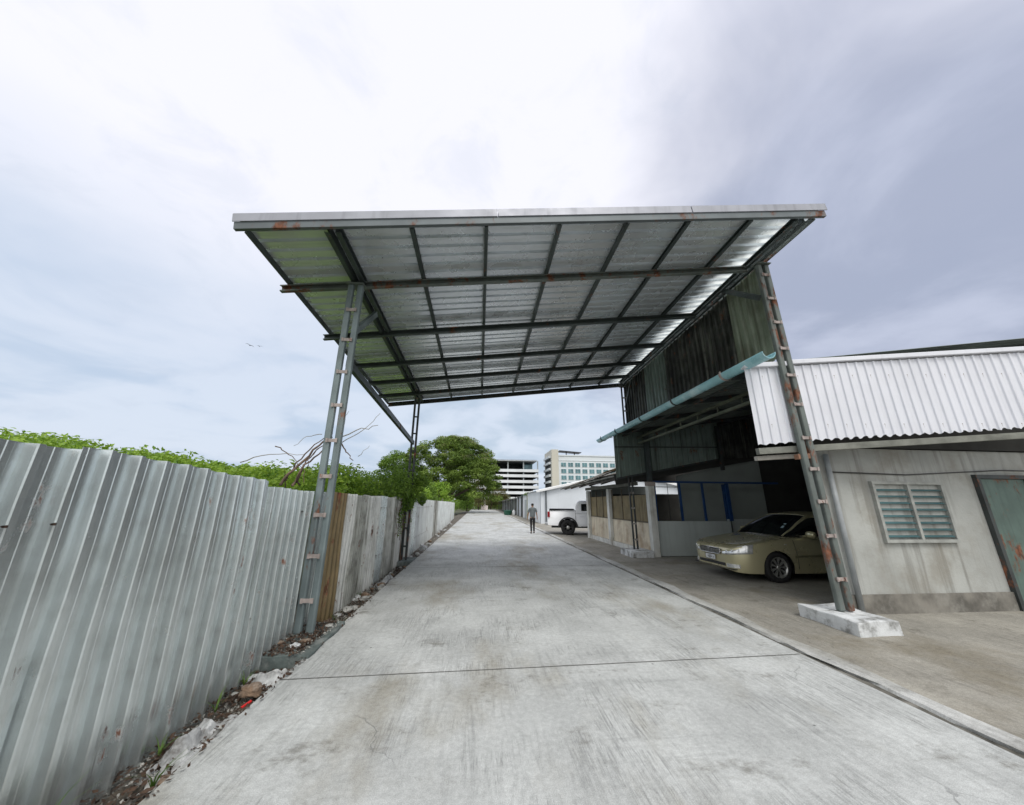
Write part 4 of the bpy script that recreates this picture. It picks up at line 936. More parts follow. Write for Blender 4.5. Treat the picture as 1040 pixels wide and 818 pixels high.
# scrub and thin trees behind the end of the road
for i, (x, y, h, mt, lb) in enumerate([(-.2, 84, 7.6, OLIVE, 'thin olive brown tree left of the white pole'), (2.8, 88, 6.8, OLIVE, 'thin olive brown tree right of the white pole'), (6.0, 92, 5.6, OLIVE, 'low olive tree before the parking building above the dark shed roofs'),
                                       (-2.6, 78, 6.0, GRN, 'dense green tree right of the umbrella tree trunk'), (13.0, 95, 5.2, GRN, 'small green tree above the shed roofs before the white terraces')]):
    tree('slender_tree', (x, y, -.3), h, 1.7, 1.9, 44, 90, .26, mt, lb, trunk=.12, fork=.35, under=.22, cr=(.6, 1.0), flat=.9, group='thin trees at the road end')
b = MB()
for i in range(110):
    x = rnd.uniform(-8, 5.0); y = rnd.uniform(88, 94); rr = rnd.uniform(.6, 1.1); leaves(b, (x, y, rr*.5+rnd.uniform(0, .9)-.2), (rr, rr, rr*.8), 90, .2)
tag(b.build('hedge', GRN), 'low green undergrowth closing off the far end of the road', 'undergrowth', kind='stuff')
b = MB()
for i in range(420):
    x = rnd.uniform(-140, 10) if i < 260 else rnd.uniform(60, 220); y = rnd.uniform(110, 170); rr = rnd.uniform(2.0, 3.8); leaves(b, (x, y, rr*.7+rnd.uniform(-.5, 1.6)), (rr, rr, rr*.8), 45, .9)
tag(b.build('far_wood', GRN), 'far off line of trees along the horizon', 'wood', kind='stuff')

# ================================================================== FAR BUILDINGS
wh = empty('white_warehouse', (9, 35, 0), 'plain white walled warehouse with low pitched roof behind the white pickup', 'building')
def Zw(x): return 2.66+.215*(x-5.1) if x < 12.5 else 2.66+.215*7.4-.215*(x-12.5)
b = MB(); A = [(5.1, 0), (19.9, 0), (19.9, 2.66), (12.5, Zw(12.5)), (5.1, 2.66)]
n = 5; vs = [(x, 30.0, z) for x, z in A]+[(x, 38.0, z) for x, z in A]
b.add(vs, [tuple(range(n))[::1], tuple(range(n, 2*n))[::-1]]+[(i, i+n, (i+1) % n+n, (i+1) % n) for i in range(n)]); b.build('wall', WALLW, wh)
b = MB(); corr(b, (4.7, 29.7, Zw(4.7)+.06), (0, 1, 0), 8.6, (1, 0, .215), (-.215, 0, 1), .25, .04, 'trap', 0, 8.0); corr(b, (12.5, 29.7, Zw(12.5)+.06), (0, 1, 0), 8.6, (1, 0, -.215), (.215, 0, 1), .25, .04, 'trap', 0, 8.0); b.build('roof', mat('white roof', (.66, .68, .70), .5, .1, .05, 1), wh)
b = MB(); b.beam((4.7, 29.68, Zw(4.7)-.02), (12.5, 29.68, Zw(12.5)-.02), .03, .16); b.beam((12.5, 29.68, Zw(12.5)-.02), (20.2, 29.68, Zw(20.2)-.02), .03, .16); b.build('roof_trim', WHITEP, wh)
b = MB(); b.beam((5.55, 29.93, .02), (5.55, 29.93, 2.75), .12, .12); b.build('drain_pipe', mat('dark grey pipe', (.10, .115, .13), .6), wh)
b = MB(); corr(b, (5.07, 30.1, 0), (0, 1, 0), 7.8, (0, 0, 1), (-1, 0, 0), .5, .03, 'trap', .02, 2.6); b.build('side_cladding', mat('side wall white', (.72, .75, .78), .6, 0, .05, 1), wh)
b = MB(); b.box((5.0, 37.9, 0), (5.09, 38.15, 2.7)); b.build('corner_strip', mat('yellow green strip', (.28, .30, .16), .8), wh)
def lowshed(y0, y1, z, x, wall, label, green=False, dark=.6):
    e = empty('roadside_unit', (x+3, (y0+y1)/2, 0), label, 'building', 'row of low white units along the right of the road')
    b = MB(); b.box((x, y0, 0), (x+8, y1, z)); b.build('wall', wall, e)
    b = MB(); corr(b, (x-dark, y0-.15, z-.05), (0, 1, 0), y1-y0+.2, (1, 0, .16), (-.16, 0, 1), .3, .05, 'trap', 0, 8.5); b.build('roof', ROOFGR if green else STEELD, e)
    b = MB()
    n = max(1, int((y1-y0)/3.2))
    for i in range(n):
        yy = y0+(i+.25)*(y1-y0)/n; b.box((x-.03, yy, .02), (x-.004, yy+1.5, z*.8))
    b.build('shutter', mat('grey shutter', (.42, .45, .47), .6, .1, .1, 2), e)
    b = MB()
    for i in range(n+1):
        yy = y0+.1+i*(y1-y0-.2)/n; b.box((x-dark+.1, yy-.05, 0), (x-dark+.2, yy+.05, z-.03))
    b.build('post', STEELD, e)
lowshed(38.3, 43.0, 2.45, 5.15, mat('unit white', (.74, .76, .79), .7, 0, .05, 1), 'white unit with green edged roof directly beyond the warehouse side wall', True, .2)
lowshed(43.2, 50.5, 2.40, 5.25, WALLW, 'white unit with dark roof third from the person along the right', False, .35)
lowshed(50.8, 64, 2.15, 5.6, mat('unit grey', (.40, .43, .45), .7, 0, .1, 1), 'greyer open fronted unit behind the green tub', False, 1.1)
lowshed(64.5, 86, 1.95, 5.4, mat('unit grey white', (.55, .57, .57), .7, 0, .1, 1), 'farthest low unit with dark eave at the end of the road', False, 1.0)
# green tub and white jug
b = MB(); b.lathe([(0, 0), (.42, 0), (.50, .08), (.58, .55), (.62, .58), (.60, .61), (.54, .58), (.46, .12), (0, .1)], 20, Matrix.Translation((3.95, 50.2, .01))); tag(b.build('plastic_tub', GREENP), 'dark green plastic tub beside the road in front of the distant unit', 'tub')
jg = empty('white_jug', (4.75, 50.0, .01), 'small white upright container right of the green tub', 'container')
b = LMB(); b.lathe([(0, 0), (.2, 0), (.21, .05), (.21, .5), (.15, .6), (.07, .64), (.07, .72), (0, .72)], 14); b.build('body', WHITEP, jg)
b = LMB(); b.lathe([(0, .722), (.08, .722), (.08, .78), (0, .78)], 12); b.build('cap', BLKP, jg)

# parking building
pk = empty('parking_building', (10, 200, 0), 'multi storey open parking building with white parapet bands beyond the umbrella tree', 'building')
s_ = 190/130
def zz(z): return (z-1.65)*s_+1.65
for i, (zt, zb) in enumerate([(zz(13.55), zz(12.55)), (zz(11.65), zz(10.65)), (zz(9.6), zz(8.6)), (zz(7.6), zz(6.6)), (zz(5.6), zz(4.6)), (zz(3.6), zz(2.6))]):
    b = MB(); b.box((-14, 190, zb), (31.4, 190.4, zt)); b.box((31.0, 190.4, zb), (31.4, 222, zt)); b.build('parapet', PKW, pk)
    b = MB(); b.box((-14, 190.4, zb-.15), (31.0, 222, zb+.15)); b.build('floor_slab', PKD, pk)
b = MB(); b.box((-13.5, 201, 0), (30, 221, zz(13.0))); b.build('core_wall', PKD, pk)
b = MB()
for x in (-12, -3, 6, 14.5, 23, 30.8): b.box((x, 190.6, 0), (x+.6, 191.2, zz(16.7)))
b.build('column', mat('grey column', (.35, .38, .40), .8), pk)
b = MB(); b.box((-12, 206, zz(13.5)), (24, 220, zz(16.4))); b.build('upper_room', PKD, pk)
b = MB(); b.box((24.2, 200, zz(13.5)), (29.5, 214, zz(16.2))); b.build('glazed_room', GLSB, pk)
b = MB(); b.box((-14, 189.5, zz(16.5)), (30.5, 222, zz(16.85))); b.build('roof', mat('parking roof', (.42, .44, .47), .7), pk)
for i in range(5):
    b = MB(); x = -12+i*8.6; b.add([(x, 189.6, zz(16.9)), (x+8, 189.6, zz(16.9)), (x+8, 199, zz(17.7)), (x, 199, zz(17.7)), (x, 189.6, zz(16.95)), (x+8, 189.6, zz(16.95)), (x+8, 199, zz(17.75)), (x, 199, zz(17.75))], [(0, 3, 2, 1), (4, 5, 6, 7), (0, 1, 5, 4), (1, 2, 6, 5), (2, 3, 7, 6), (3, 0, 4, 7)]); b.build('solar_panel', SOLAR, pk)
# hotel
ho = empty('hotel_building', (60, 200, 0), 'pale hotel block with rows of blue green windows and a cream tower', 'building')
b = MB(); b.box((40.4, 180.6, 0), (95, 205, 25.3)); b.build('wall', HOTELW, ho)
b = MB(); b.box((40.4, 180.3, 25.32), (95, 205.2, 25.9)); b.box((40.4, 180.4, 22.9), (95, 180.59, 23.2)); b.build('cornice', HOTELW, ho)
b = MB(); b.box((36.7, 179.8, 0), (40.3, 200, 28.6)); b.build('tower', CREAM, ho)
for i, z in enumerate((25.5, 22.3, 19.1, 15.9, 12.7, 9.5)):
    b = MB(); b.box((35.6, 182, z-1.1), (36.69, 198, z)); b.build('balcony', HOTELW, ho)
    b = MB(); b.box((36.62, 182.5, z-2.9), (36.68, 197.5, z-1.15)); b.build('balcony_opening', PKD, ho)
for r_, z in enumerate((19.7, 16.4, 13.1, 9.8, 6.5)):
    for c_ in range(14):
        x = 41.6+c_*3.75; b = MB(); b.box((x, 180.45, z), (x+2.9, 180.595, z+2.35)); w = b.build('window', HOTELW, ho)
        q = MB(); q.box((x+.14, 180.38, z+.14), (x+1.38, 180.448, z+2.2)); q.box((x+1.5, 180.38, z+.14), (x+2.76, 180.448, z+2.2)); q.build('pane', GLSB, w)
b = MB(); b.beam((41.2, 184, 28.2), (53, 184, 27.4), 6, .35); b.beam((45.5, 184, 25.9), (45.5, 184, 28), .4, .4, (1, 0, 0)); b.beam((50, 184, 25.9), (50, 184, 27.6), .4, .4, (1, 0, 0)); b.build('roof_pergola', BLKP, ho)
# pole
po = empty('utility_pole', (1.22, 85, 0), 'tall white concrete pole on a white block at the far end of the road', 'pole')
b = LMB(); b.tube([(0, 0, 0), (0, 0, 8.6)], [.24, .15], 10); b.build('shaft', WHITEP, po)
b = LMB(); b.box((-.8, -.6, -.1), (.8, .6, .95)); b.build('base_block', mat('pinkish white block', (.70, .62, .60), .8), po, bevel=.04)
b = LMB(); b.box((-.7, -.05, 7.9), (.7, .05, 8.02)); b.build('cross_arm', STEEL, po)

# ================================================================== VEHICLES
def interp(tab, x):
    if x <= tab[0][0]: return tab[0][1]
    for (a, va), (c, vc) in zip(tab, tab[1:]):
        if x <= c:
            t = (x-a)/(c-a); return va+(vc-va)*t
    return tab[-1][1]
def sinterp(tab, x):
    # catmull-rom style smooth table
    n = len(tab)
    if x <= tab[0][0]: return tab[0][1]
    if x >= tab[-1][0]: return tab[-1][1]
    for i in range(n-1):
        if x <= tab[i+1][0]: break
    x0, y0 = tab[i]; x1, y1 = tab[i+1]; h = x1-x0; t = (x-x0)/h
    m0 = (y1-tab[i-1][1])/(x1-tab[i-1][0]) if i > 0 else (y1-y0)/h
    m1 = (tab[i+2][1]-y0)/(tab[i+2][0]-x0) if i < n-2 else (y1-y0)/h
    return (2*t**3-3*t*t+1)*y0+(t**3-2*t*t+t)*h*m0+(-2*t**3+3*t*t)*y1+(t**3-t*t)*h*m1
def body_pt(P, x, t, s):
    w = interp(P['w'], x) if P.get('lin') else sinterp(P['w'], x)
    zt = sinterp(P['zt'], x); zs = min(sinterp(P['zs'], x), zt-.01); zb = sinterp(P['zb'], x)
    for xc in P['wheels']:
        if abs(x-xc) < P['ar']: zb = max(zb, P['wr']+math.sqrt(P['ar']**2-(x-xc)**2)*.98)
    if t <= .6:
        k = t/.6; z = zb+(zs-zb)*k
        y = w*(1-.055*((z-.52)/.42)**2 if z < .52 else 1-.075*((z-.52)/.42)**2)
    else:
        k = (t-.6)/.4; ysh = w*(1-.075*((zs-.52)/.42)**2) if zs > .52 else w
        y = ysh*math.cos(k*math.pi/2)**.85 if k < 1 else 0; z = zs+(zt-zs)*math.sin(k*math.pi/2)
    return Vector((x, s*y, z))
def arch_stations(P):
    xs = set(P['st'])
    for xc in P['wheels']:
        for k in range(-10, 11): xs.add(round(xc+P['ar']*math.sin(k/10*math.pi/2)*.9999, 4))
        xs.add(round(xc-P['ar']-.012, 4)); xs.add(round(xc+P['ar']+.012, 4))
    return sorted(xs)
def make_body(P, mt, parent):
    xs = arch_stations(P); ts = [0, .05, .12, .2, .3, .4, .5, .56, .6, .64, .68, .74, .8, .88, .94, 1]
    b = LMB(); ring = [body_pt(P, x, t, 1) for x in xs for t in ts]; nt_ = len(ts)
    ringm = [Vector((v.x, -v.y, v.z)) for v in ring]
    f1 = [(i*nt_+j, i*nt_+j+1, (i+1)*nt_+j+1, (i+1)*nt_+j) for i in range(len(xs)-1) for j in range(nt_-1)]
    b.add(ring, f1, True); b.add(ringm, [f[::-1] for f in f1], True)
    for i in (0, len(xs)-1):
        loop = [ring[i*nt_+j] for j in range(nt_)]+[ringm[i*nt_+j] for j in range(nt_-2, -1, -1)]
        b.add(loop, [tuple(range(len(loop)))])
    o = b.build('body', mt, parent)
    return o
def patch(P, fn, us, vs_, mt, name, parent, off=.006, th=.004, both=True):
    """patch over a surface function fn(u,v,side)->(point); raised by off"""
    out = []
    for s in ((1, -1) if both else (1,)):
        b = LMB(); pts = [[fn(u, v, s) for v in vs_] for u in us]
        nu, nv = len(us), len(vs_); V = []
        for i in range(nu):
            for j in range(nv):
                a = pts[min(i+1, nu-1)][j]-pts[max(i-1, 0)][j]; c = pts[i][min(j+1, nv-1)]-pts[i][max(j-1, 0)]
                n_ = a.cross(c)
                if n_.length > 1e-9: n_.normalize()
                ctr = Vector((P.get('cx', 2.4), 0, .6))
                if n_.dot(pts[i][j]-ctr) < 0: n_ = -n_
                V.append(pts[i][j]+n_*off)
        V2 = []
        for i in range(nu):
            for j in range(nv): V2.append(pts[i][j])
        F = [(i*nv+j, i*nv+j+1, (i+1)*nv+j+1, (i+1)*nv+j) for i in range(nu-1) for j in range(nv-1)]
        b.add(V, F, True); K = nu*nv
        edge = [i*nv for i in range(nu)]+[(nu-1)*nv+j for j in range(1, nv)]+[i*nv+nv-1 for i in range(nu-2, -1, -1)]+[j for j in range(nv-2, 0, -1)]
        b.add(V+V2, [(edge[i], edge[(i+1) % len(edge)], edge[(i+1) % len(edge)]+K, edge[i]+K) for i in range(len(edge))])
        out.append(b.build(name, mt, parent))
    return out
def lin(a, b_, n): return [a+(b_-a)*i/(n-1) for i in range(n)]
def wheel(parent, x, y, r, w, rim_mt, spokes, rr=.62):
    s = 1 if y > 0 else -1; Mx = Matrix.Translation((x, y, r)) @ Matrix.Rotation(-s*math.pi/2, 4, 'X')
    b = LMB(); b.lathe([(r*rr, -w/2), (r*.93, -w/2), (r, -w*.36), (r, w*.36), (r*.93, w/2), (r*rr, w/2), (r*rr*.98, w*.1), (0, w*.1)], 32, Mx)
    wh_ = b.build('wheel', BLACKR, parent)
    q = LMB(); q.lathe([(r*rr*1.02, w/2+.003), (r*rr*.93, w/2+.006), (r*rr*.9, w*.2)], 32, Mx); 
    q.lathe([(0, w*.44), (r*.13, w*.44), (r*.15, w*.3)], 16, Mx)
    for k in range(spokes):
        a = 2*math.pi*k/spokes; a2 = .17
        pv = []
        for rad, ww in ((r*.12, .10), (r*rr*.95, .15)):
            for sg in (-1, 1):
                an_ = a+sg*ww*(1.0 if rad > r*.3 else 1.6); pv.append((rad*math.cos(an_), rad*math.sin(an_)))
        vs = [Mx @ Vector((p[0], p[1], w*.42)) for p in pv]+[Mx @ Vector((p[0], p[1], w*.3)) for p in pv]
        q.add(vs, [(0, 1, 3, 2), (0, 2, 6, 4), (1, 5, 7, 3), (0, 4, 5, 1)])
    q.build('rim', rim_mt, wh_)
    return wh_
# sedan, local x from the nose backwards
SED = dict(w=[(0, .46), (.03, .58), (.09, .69), (.2, .79), (.38, .865), (.7, .905), (2.4, .91), (4.0, .895), (4.5, .86), (4.72, .78), (4.80, .66)],
           zt=[(0, .655), (.04, .70), (.12, .745), (.35, .80), (.8, .885), (1.2, .945), (1.45, .965), (3.7, 1.0), (3.95, 1.04), (4.5, 1.045), (4.7, 1.0), (4.8, .9)],
           zs=[(0, .63), (.06, .675), (.2, .725), (.5, .79), (1.0, .85), (1.5, .90), (3.0, .94), (4.3, .96), (4.8, .84)],
           zb=[(0, .24), (.1, .20), (.6, .19), (4.3, .2), (4.8, .3)], wheels=(.95, 3.67), ar=.365, wr=.30,
           st=[0, .012, .03, .06, .09, .13, .2, .28, .38, .5, .7, 1.4, 1.6, 1.8, 2.0, 2.3, 2.6, 2.9, 3.2, 4.15, 4.3, 4.5, 4.6, 4.7, 4.76, 4.8], cx=2.4)
def sedan(e):
    P = SED; make_body(P, CARP, e)
    B = lambda u, v, s: body_pt(P, u, v, s)
    # nose surface as function of lateral y and height z
    def xw(y):
        y = abs(y)
        if y <= .46: return -.012*(1-(y/.6)**2)*0
        lo, hi = 0, .7
        for _ in range(30):
            md = (lo+hi)/2
            if sinterp(P['w'], md) < y: lo = md
            else: hi = md
        return lo
    def F(y, z, s): return Vector((xw(y)-.004, s*y, z))
    # greenhouse
    zr = [(1.30, .93), (1.5, 1.06), (1.8, 1.245), (2.05, 1.375), (2.2, 1.43), (2.6, 1.475), (3.0, 1.47), (3.35, 1.42), (3.6, 1.31), (3.9, 1.13), (4.12, 1.00)]
    def G(x, t, s):
        zt = sinterp(zr, x); zb = .93
        wb = .80 if 1.6 < x < 3.8 else .80-.12*min(1, abs(x-(1.6 if x < 2 else 3.8))/.35)
        zside = min(zt-.012, zb+(1.36-zb)*min(1, max(.05, (zt-zb)/(1.43-zb)))**1.0); wt = wb-.21*(zside-zb)/(1.36-zb)
        if t <= .6: k = t/.6; return Vector((x, s*(wb+(wt-wb)*k+.03*math.sin(math.pi*k)), zb+(zside-zb)*k))
        k = (t-.6)/.4; return Vector((x, s*wt*math.cos(k*math.pi/2)**.6 if k < 1 else 0, zside+(zt-zside)*math.sin(k*math.pi/2)))
    xs = [1.30, 1.4, 1.5, 1.65, 1.8, 1.95, 2.08, 2.2, 2.4, 2.6, 2.8, 3.0, 3.2, 3.35, 3.5, 3.6, 3.75, 3.9, 4.0, 4.12]; ts = [0, .15, .3, .45, .6, .66, .72, .8, .88, .94, 1]
    b = LMB()
    for s in (1, -1):
        vs = [G(x, t, s) for x in xs for t in ts]; n = len(ts)
        f = [(i*n+j, i*n+j+1, (i+1)*n+j+1, (i+1)*n+j) for i in range(len(xs)-1) for j in range(n-1)]; b.add(vs, f if s > 0 else [q[::-1] for q in f], True)
    b.build('window_glass', GLASSD, e)
    patch(P, G, lin(2.16, 3.38, 9), [.585, .6, .64, .7, .8, .9, 1], CARP, 'roof_panel', e, .008)
    patch(P, lambda u, v, s: G(u, v, s), lin(1.34, 2.2, 9), [.57, .6, .65, .70], CARP, 'front_pillar', e, .010)
    patch(P, G, lin(3.36, 4.08, 7), [.55, .6, .65, .72], CARP, 'rear_pillar', e, .010)
    patch(P, G, lin(2.58, 2.66, 2), lin(0, .6, 5), BLKP, 'centre_pillar', e, .006)
    patch(P, G, [3.50, 3.62, 3.75, 3.9, 4.0], lin(0, .58, 4), CARP, 'rear_quarter', e, .007)
    patch(P, B, lin(1.42, 1.432, 2), lin(.08, .585, 10), BLKP, 'door_seam', e, .0015)
    patch(P, B, lin(2.60, 2.612, 2), lin(.08, .585, 10), BLKP, 'door_seam', e, .0015)
    patch(P, B, lin(1.36, 3.2, 14), lin(.28, .315, 3), mat('dark beige trim', (.20, .19, .11), .35, .3), 'side_trim', e, .012)
    patch(P, B, lin(2.35, 2.50, 4), lin(.46, .49, 3), CARP, 'door_handle', e, .025)
    patch(P, B, lin(1.18, 1.23, 3), lin(.42, .44, 3), LAMPG, 'side_repeater', e, .008)
    # bonnet shut line
    # headlights, sweeping up and back round the corner
    for s in (1, -1):
        b = LMB(); us = lin(.40, .868, 14); nv = 6; V = []
        for o_ in (.014, -.012):
            for y in us:
                k = (y-.40)/.468; x = xw(y); lo = .545+.05*k*k; hi = .66+.13*k**.8
                tp = sinterp(P['zs'], x)+.012; hi = min(hi, tp+.02)
                for j in range(nv):
                    z = lo+(hi-lo)*j/(nv-1); nrm = Vector((-1, s*.9*k*k, .15)).normalized(); V.append(Vector((x+.05*(j/(nv-1))**2, s*y*(1-.02*(j/(nv-1))**2), z))+nrm*o_)
        K = len(us)*nv; Fc = [(i*nv+j, i*nv+j+1, (i+1)*nv+j+1, (i+1)*nv+j) for i in range(len(us)-1) for j in range(nv-1)]
        Fc += [(i*nv, (i+1)*nv, (i+1)*nv+K, i*nv+K) for i in range(len(us)-1)]+[(i*nv+nv-1, (i+1)*nv+nv-1, (i+1)*nv+nv-1+K, i*nv+nv-1+K) for i in range(len(us)-1)]
        Fc += [(j, j+1, j+1+K, j+K) for j in range(nv-1)]+[(K-nv+j, K-nv+j+1, 2*K-nv+j+1, 2*K-nv+j) for j in range(nv-1)]
        b.add(V, Fc, True); hl = b.build('headlight', LAMPG, e)
        for y, r_ in ((.52, .030), (.64, .034), (.75, .026)):
            q = LMB(); q.lathe([(0, .010), (r_*.8, .007), (r_, 0), (r_, -.01)], 14, Matrix.Translation((xw(y)+.004, s*y*.985, .615+.14*(y-.5))) @ Matrix.Rotation(s*.7*(y-.3), 4, 'Z') @ Matrix.Rotation(-math.pi/2, 4, 'Y')); q.build('reflector', CHROME, hl)
        # fog light
        q = LMB(); V = []
        for o_ in (.016, -.01):
            for y in lin(.50, .74, 6):
                for z in (.285, .325, .36): V.append(Vector((xw(y)-o_, s*y, z)))
        K = 18; q.add(V, [(i*3+j, i*3+j+1, (i+1)*3+j+1, (i+1)*3+j) for i in range(5) for j in range(2)]+[(i*3, i*3+3, i*3+3+K, i*3+K) for i in range(5)]+[(i*3+2, i*3+5, i*3+5+K, i*3+2+K) for i in range(5)]+[(0, 1, 1+K, K), (1, 2, 2+K, 1+K), (15, 16, 16+K, 15+K), (16, 17, 17+K, 16+K)])
        q.build('fog_light', LAMPG, e)
        # mirror
        q = LMB(); cx_, cy_, cz_ = 1.78, s*1.0, 1.0
        q.lathe([(0, -.11), (.06, -.105), (.085, -.07), (.09, 0), (.085, .07), (.06, .105), (0, .11)], 14, Matrix.Translation((cx_, cy_, cz_)) @ Matrix.Rotation(math.pi/2, 4, 'X') @ Matrix.Diagonal((.75, .85, 1, 1)))
        q.beam((cx_+.02, s*.80, .95), (cx_, s*.95, .975), .07, .04); q.build('side_mirror', CARP, e)
    # grille
    b = LMB(); V = []
    for o_ in (.020, -.005):
        for y in lin(-.37, .37, 13):
            k = 1-(y/.37)**4; lo = .535+.02*(1-k); hi = .655-.015*(1-k)
            for z in (lo, hi): V.append(Vector((-o_-.01*k, y, z)))
    K = 26; b.add(V, [(2*i, 2*i+1, 2*i+3, 2*i+2) for i in range(12)]+[(2*i, 2*i+2, 2*i+2+K, 2*i+K) for i in range(12)]+[(2*i+1, 2*i+3, 2*i+3+K, 2*i+1+K) for i in range(12)])
    gr = b.build('grille', mat('grille dark', (.07, .07, .065), .4, .5), e)
    q = LMB()
    for z in (.557, .58, .603, .626): q.tube([(-.034, -.34, z), (-.042, 0, z), (-.034, .34, z)], .0035, 5)
    for y in lin(-.33, .33, 12): q.tube([(-.040, y, .545), (-.040, y, .645)], .002, 4)
    q.build('grille_bar', ALLOY, gr)
    q = LMB(); q.tube([(-.03, -.38, .60), (-.035, -.34, .66), (-.045, 0, .668), (-.035, .34, .66), (-.03, .38, .60), (-.035, .33, .54), (-.045, 0, .53), (-.035, -.33, .54), (-.03, -.38, .60)], .009, 6); q.build('grille_surround', CHROME, gr)
    q = LMB(); q.lathe([(.030, -.004), (.038, 0), (.030, .004)], 20, Matrix.Translation((-.056, 0, .645)) @ Matrix.Rotation(math.pi/2, 4, 'Y') @ Matrix.Diagonal((.72, 1, 1, 1))); q.tube([(-.058, -.024, .648), (-.060, 0, .640), (-.058, .024, .648)], .004, 5); q.build('badge', CHROME, gr)
    b = LMB(); b.box((-.012, -.46, .30), (.03, .46, .365)); b.box((-.01, -.7, .245), (.1, .7, .262)); b.build('lower_grille', BLKP, e, bevel=.01)
    b = LMB(); b.box((-.034, -.17, .395), (-.018, .17, .50)); pl = b.build('number_plate', WHITEP, e, bevel=.004)
    q = LMB()   # plate characters
    segs7 = {'4': 'fgbc', '8': 'abcdefg', '6': 'acdefg', '1': 'bc', '5': 'afgcd'}
    for i, ch in enumerate('4841'):
        y0 = .09-i*.058; h = .052; w = .034; z0 = .412
        for sg in segs7[ch]:
            L_ = {'a': ((0, h), (w, h)), 'b': ((w, h/2), (w, h)), 'c': ((w, 0), (w, h/2)), 'd': ((0, 0), (w, 0)), 'e': ((0, 0), (0, h/2)), 'f': ((0, h/2), (0, h)), 'g': ((0, h/2), (w, h/2))}[sg]
            q.beam((-.0355, y0-L_[0][0], z0+L_[0][1]), (-.0355, y0-L_[1][0], z0+L_[1][1]), .008, .003, (1, 0, 0))
    q.box((-.037, -.06, .476), (-.0345, .06, .482)); q.build('plate_characters', BLKP, pl)
    q = LMB(); q.tube([(-.036, -.175, .393), (-.036, .175, .393), (-.036, .175, .503), (-.036, -.175, .503), (-.036, -.175, .393)], .004, 4); q.build('plate_frame', BLKP, pl)
    b = LMB(); b.box((.12, -.6, .22), (4.7, .6, .5)); b.box((1.3, -.68, .22), (3.2, .68, .5)); b.build('underbody', BLKP, e)
    for x in P['wheels']:
        for s in (1, -1): wheel(e, x, s*.79, .318, .20, ALLOY, 9, .66)
    b = LMB(); b.box((4.78, -.72, .72), (4.815, -.45, .90)); b.box((4.78, .45, .72), (4.815, .72, .90)); b.build('tail_light', REDL, e, bevel=.01)
    for i, (y, z, x) in enumerate(((-.50, 1.17, 1.60), (-.46, 1.22, 1.70), (-.47, 1.28, 1.84))):
        q = LMB(); n_ = Vector((-.8, 0, .6)).normalized(); q.beam((x-.02, y+.04, z-.06+.0), (x+.045, y+.04, z-.01), .07, .004, n_); q.build('windscreen_sticker', mat('pale sticker', (.30, .42, .45), .6), e)
car = empty('sedan_car', (5.63, 8.62, 0), 'beige gold sedan parked nose out inside the dark garage', 'car', rz=R(1.5))
sedan(car)
# pickup, facing away from the road
PIC = dict(w=[(0, .70), (.05, .80), (.15, .86), (.4, .90), (5.0, .90), (5.2, .885), (5.28, .87)],
           zt=[(0, .95), (.1, 1.03), (.4, 1.10), (1.3, 1.17), (1.5, 1.20), (3.72, 1.22), (3.80, 1.31), (5.2, 1.31), (5.28, 1.29)],
           zs=[(0, .90), (.3, 1.0), (1.4, 1.1), (3.68, 1.14), (3.80, 1.29), (5.28, 1.27)],
           zb=[(0, .42), (.3, .36), (5.0, .48), (5.28, .5)], wheels=(.95, 4.20), ar=.46, wr=.385,
           st=[0, .02, .05, .1, .15, .25, .4, 1.5, 1.8, 2.2, 2.6, 3.0, 3.4, 3.68, 3.74, 3.80, 4.75, 4.9, 5.1, 5.2, 5.28], cx=2.6)
pt = empty('pickup_truck', (9.08, 19.35, 0), 'white double cab pickup truck parked facing away, seen past the low shed', 'pickup truck', rz=math.pi-.24)
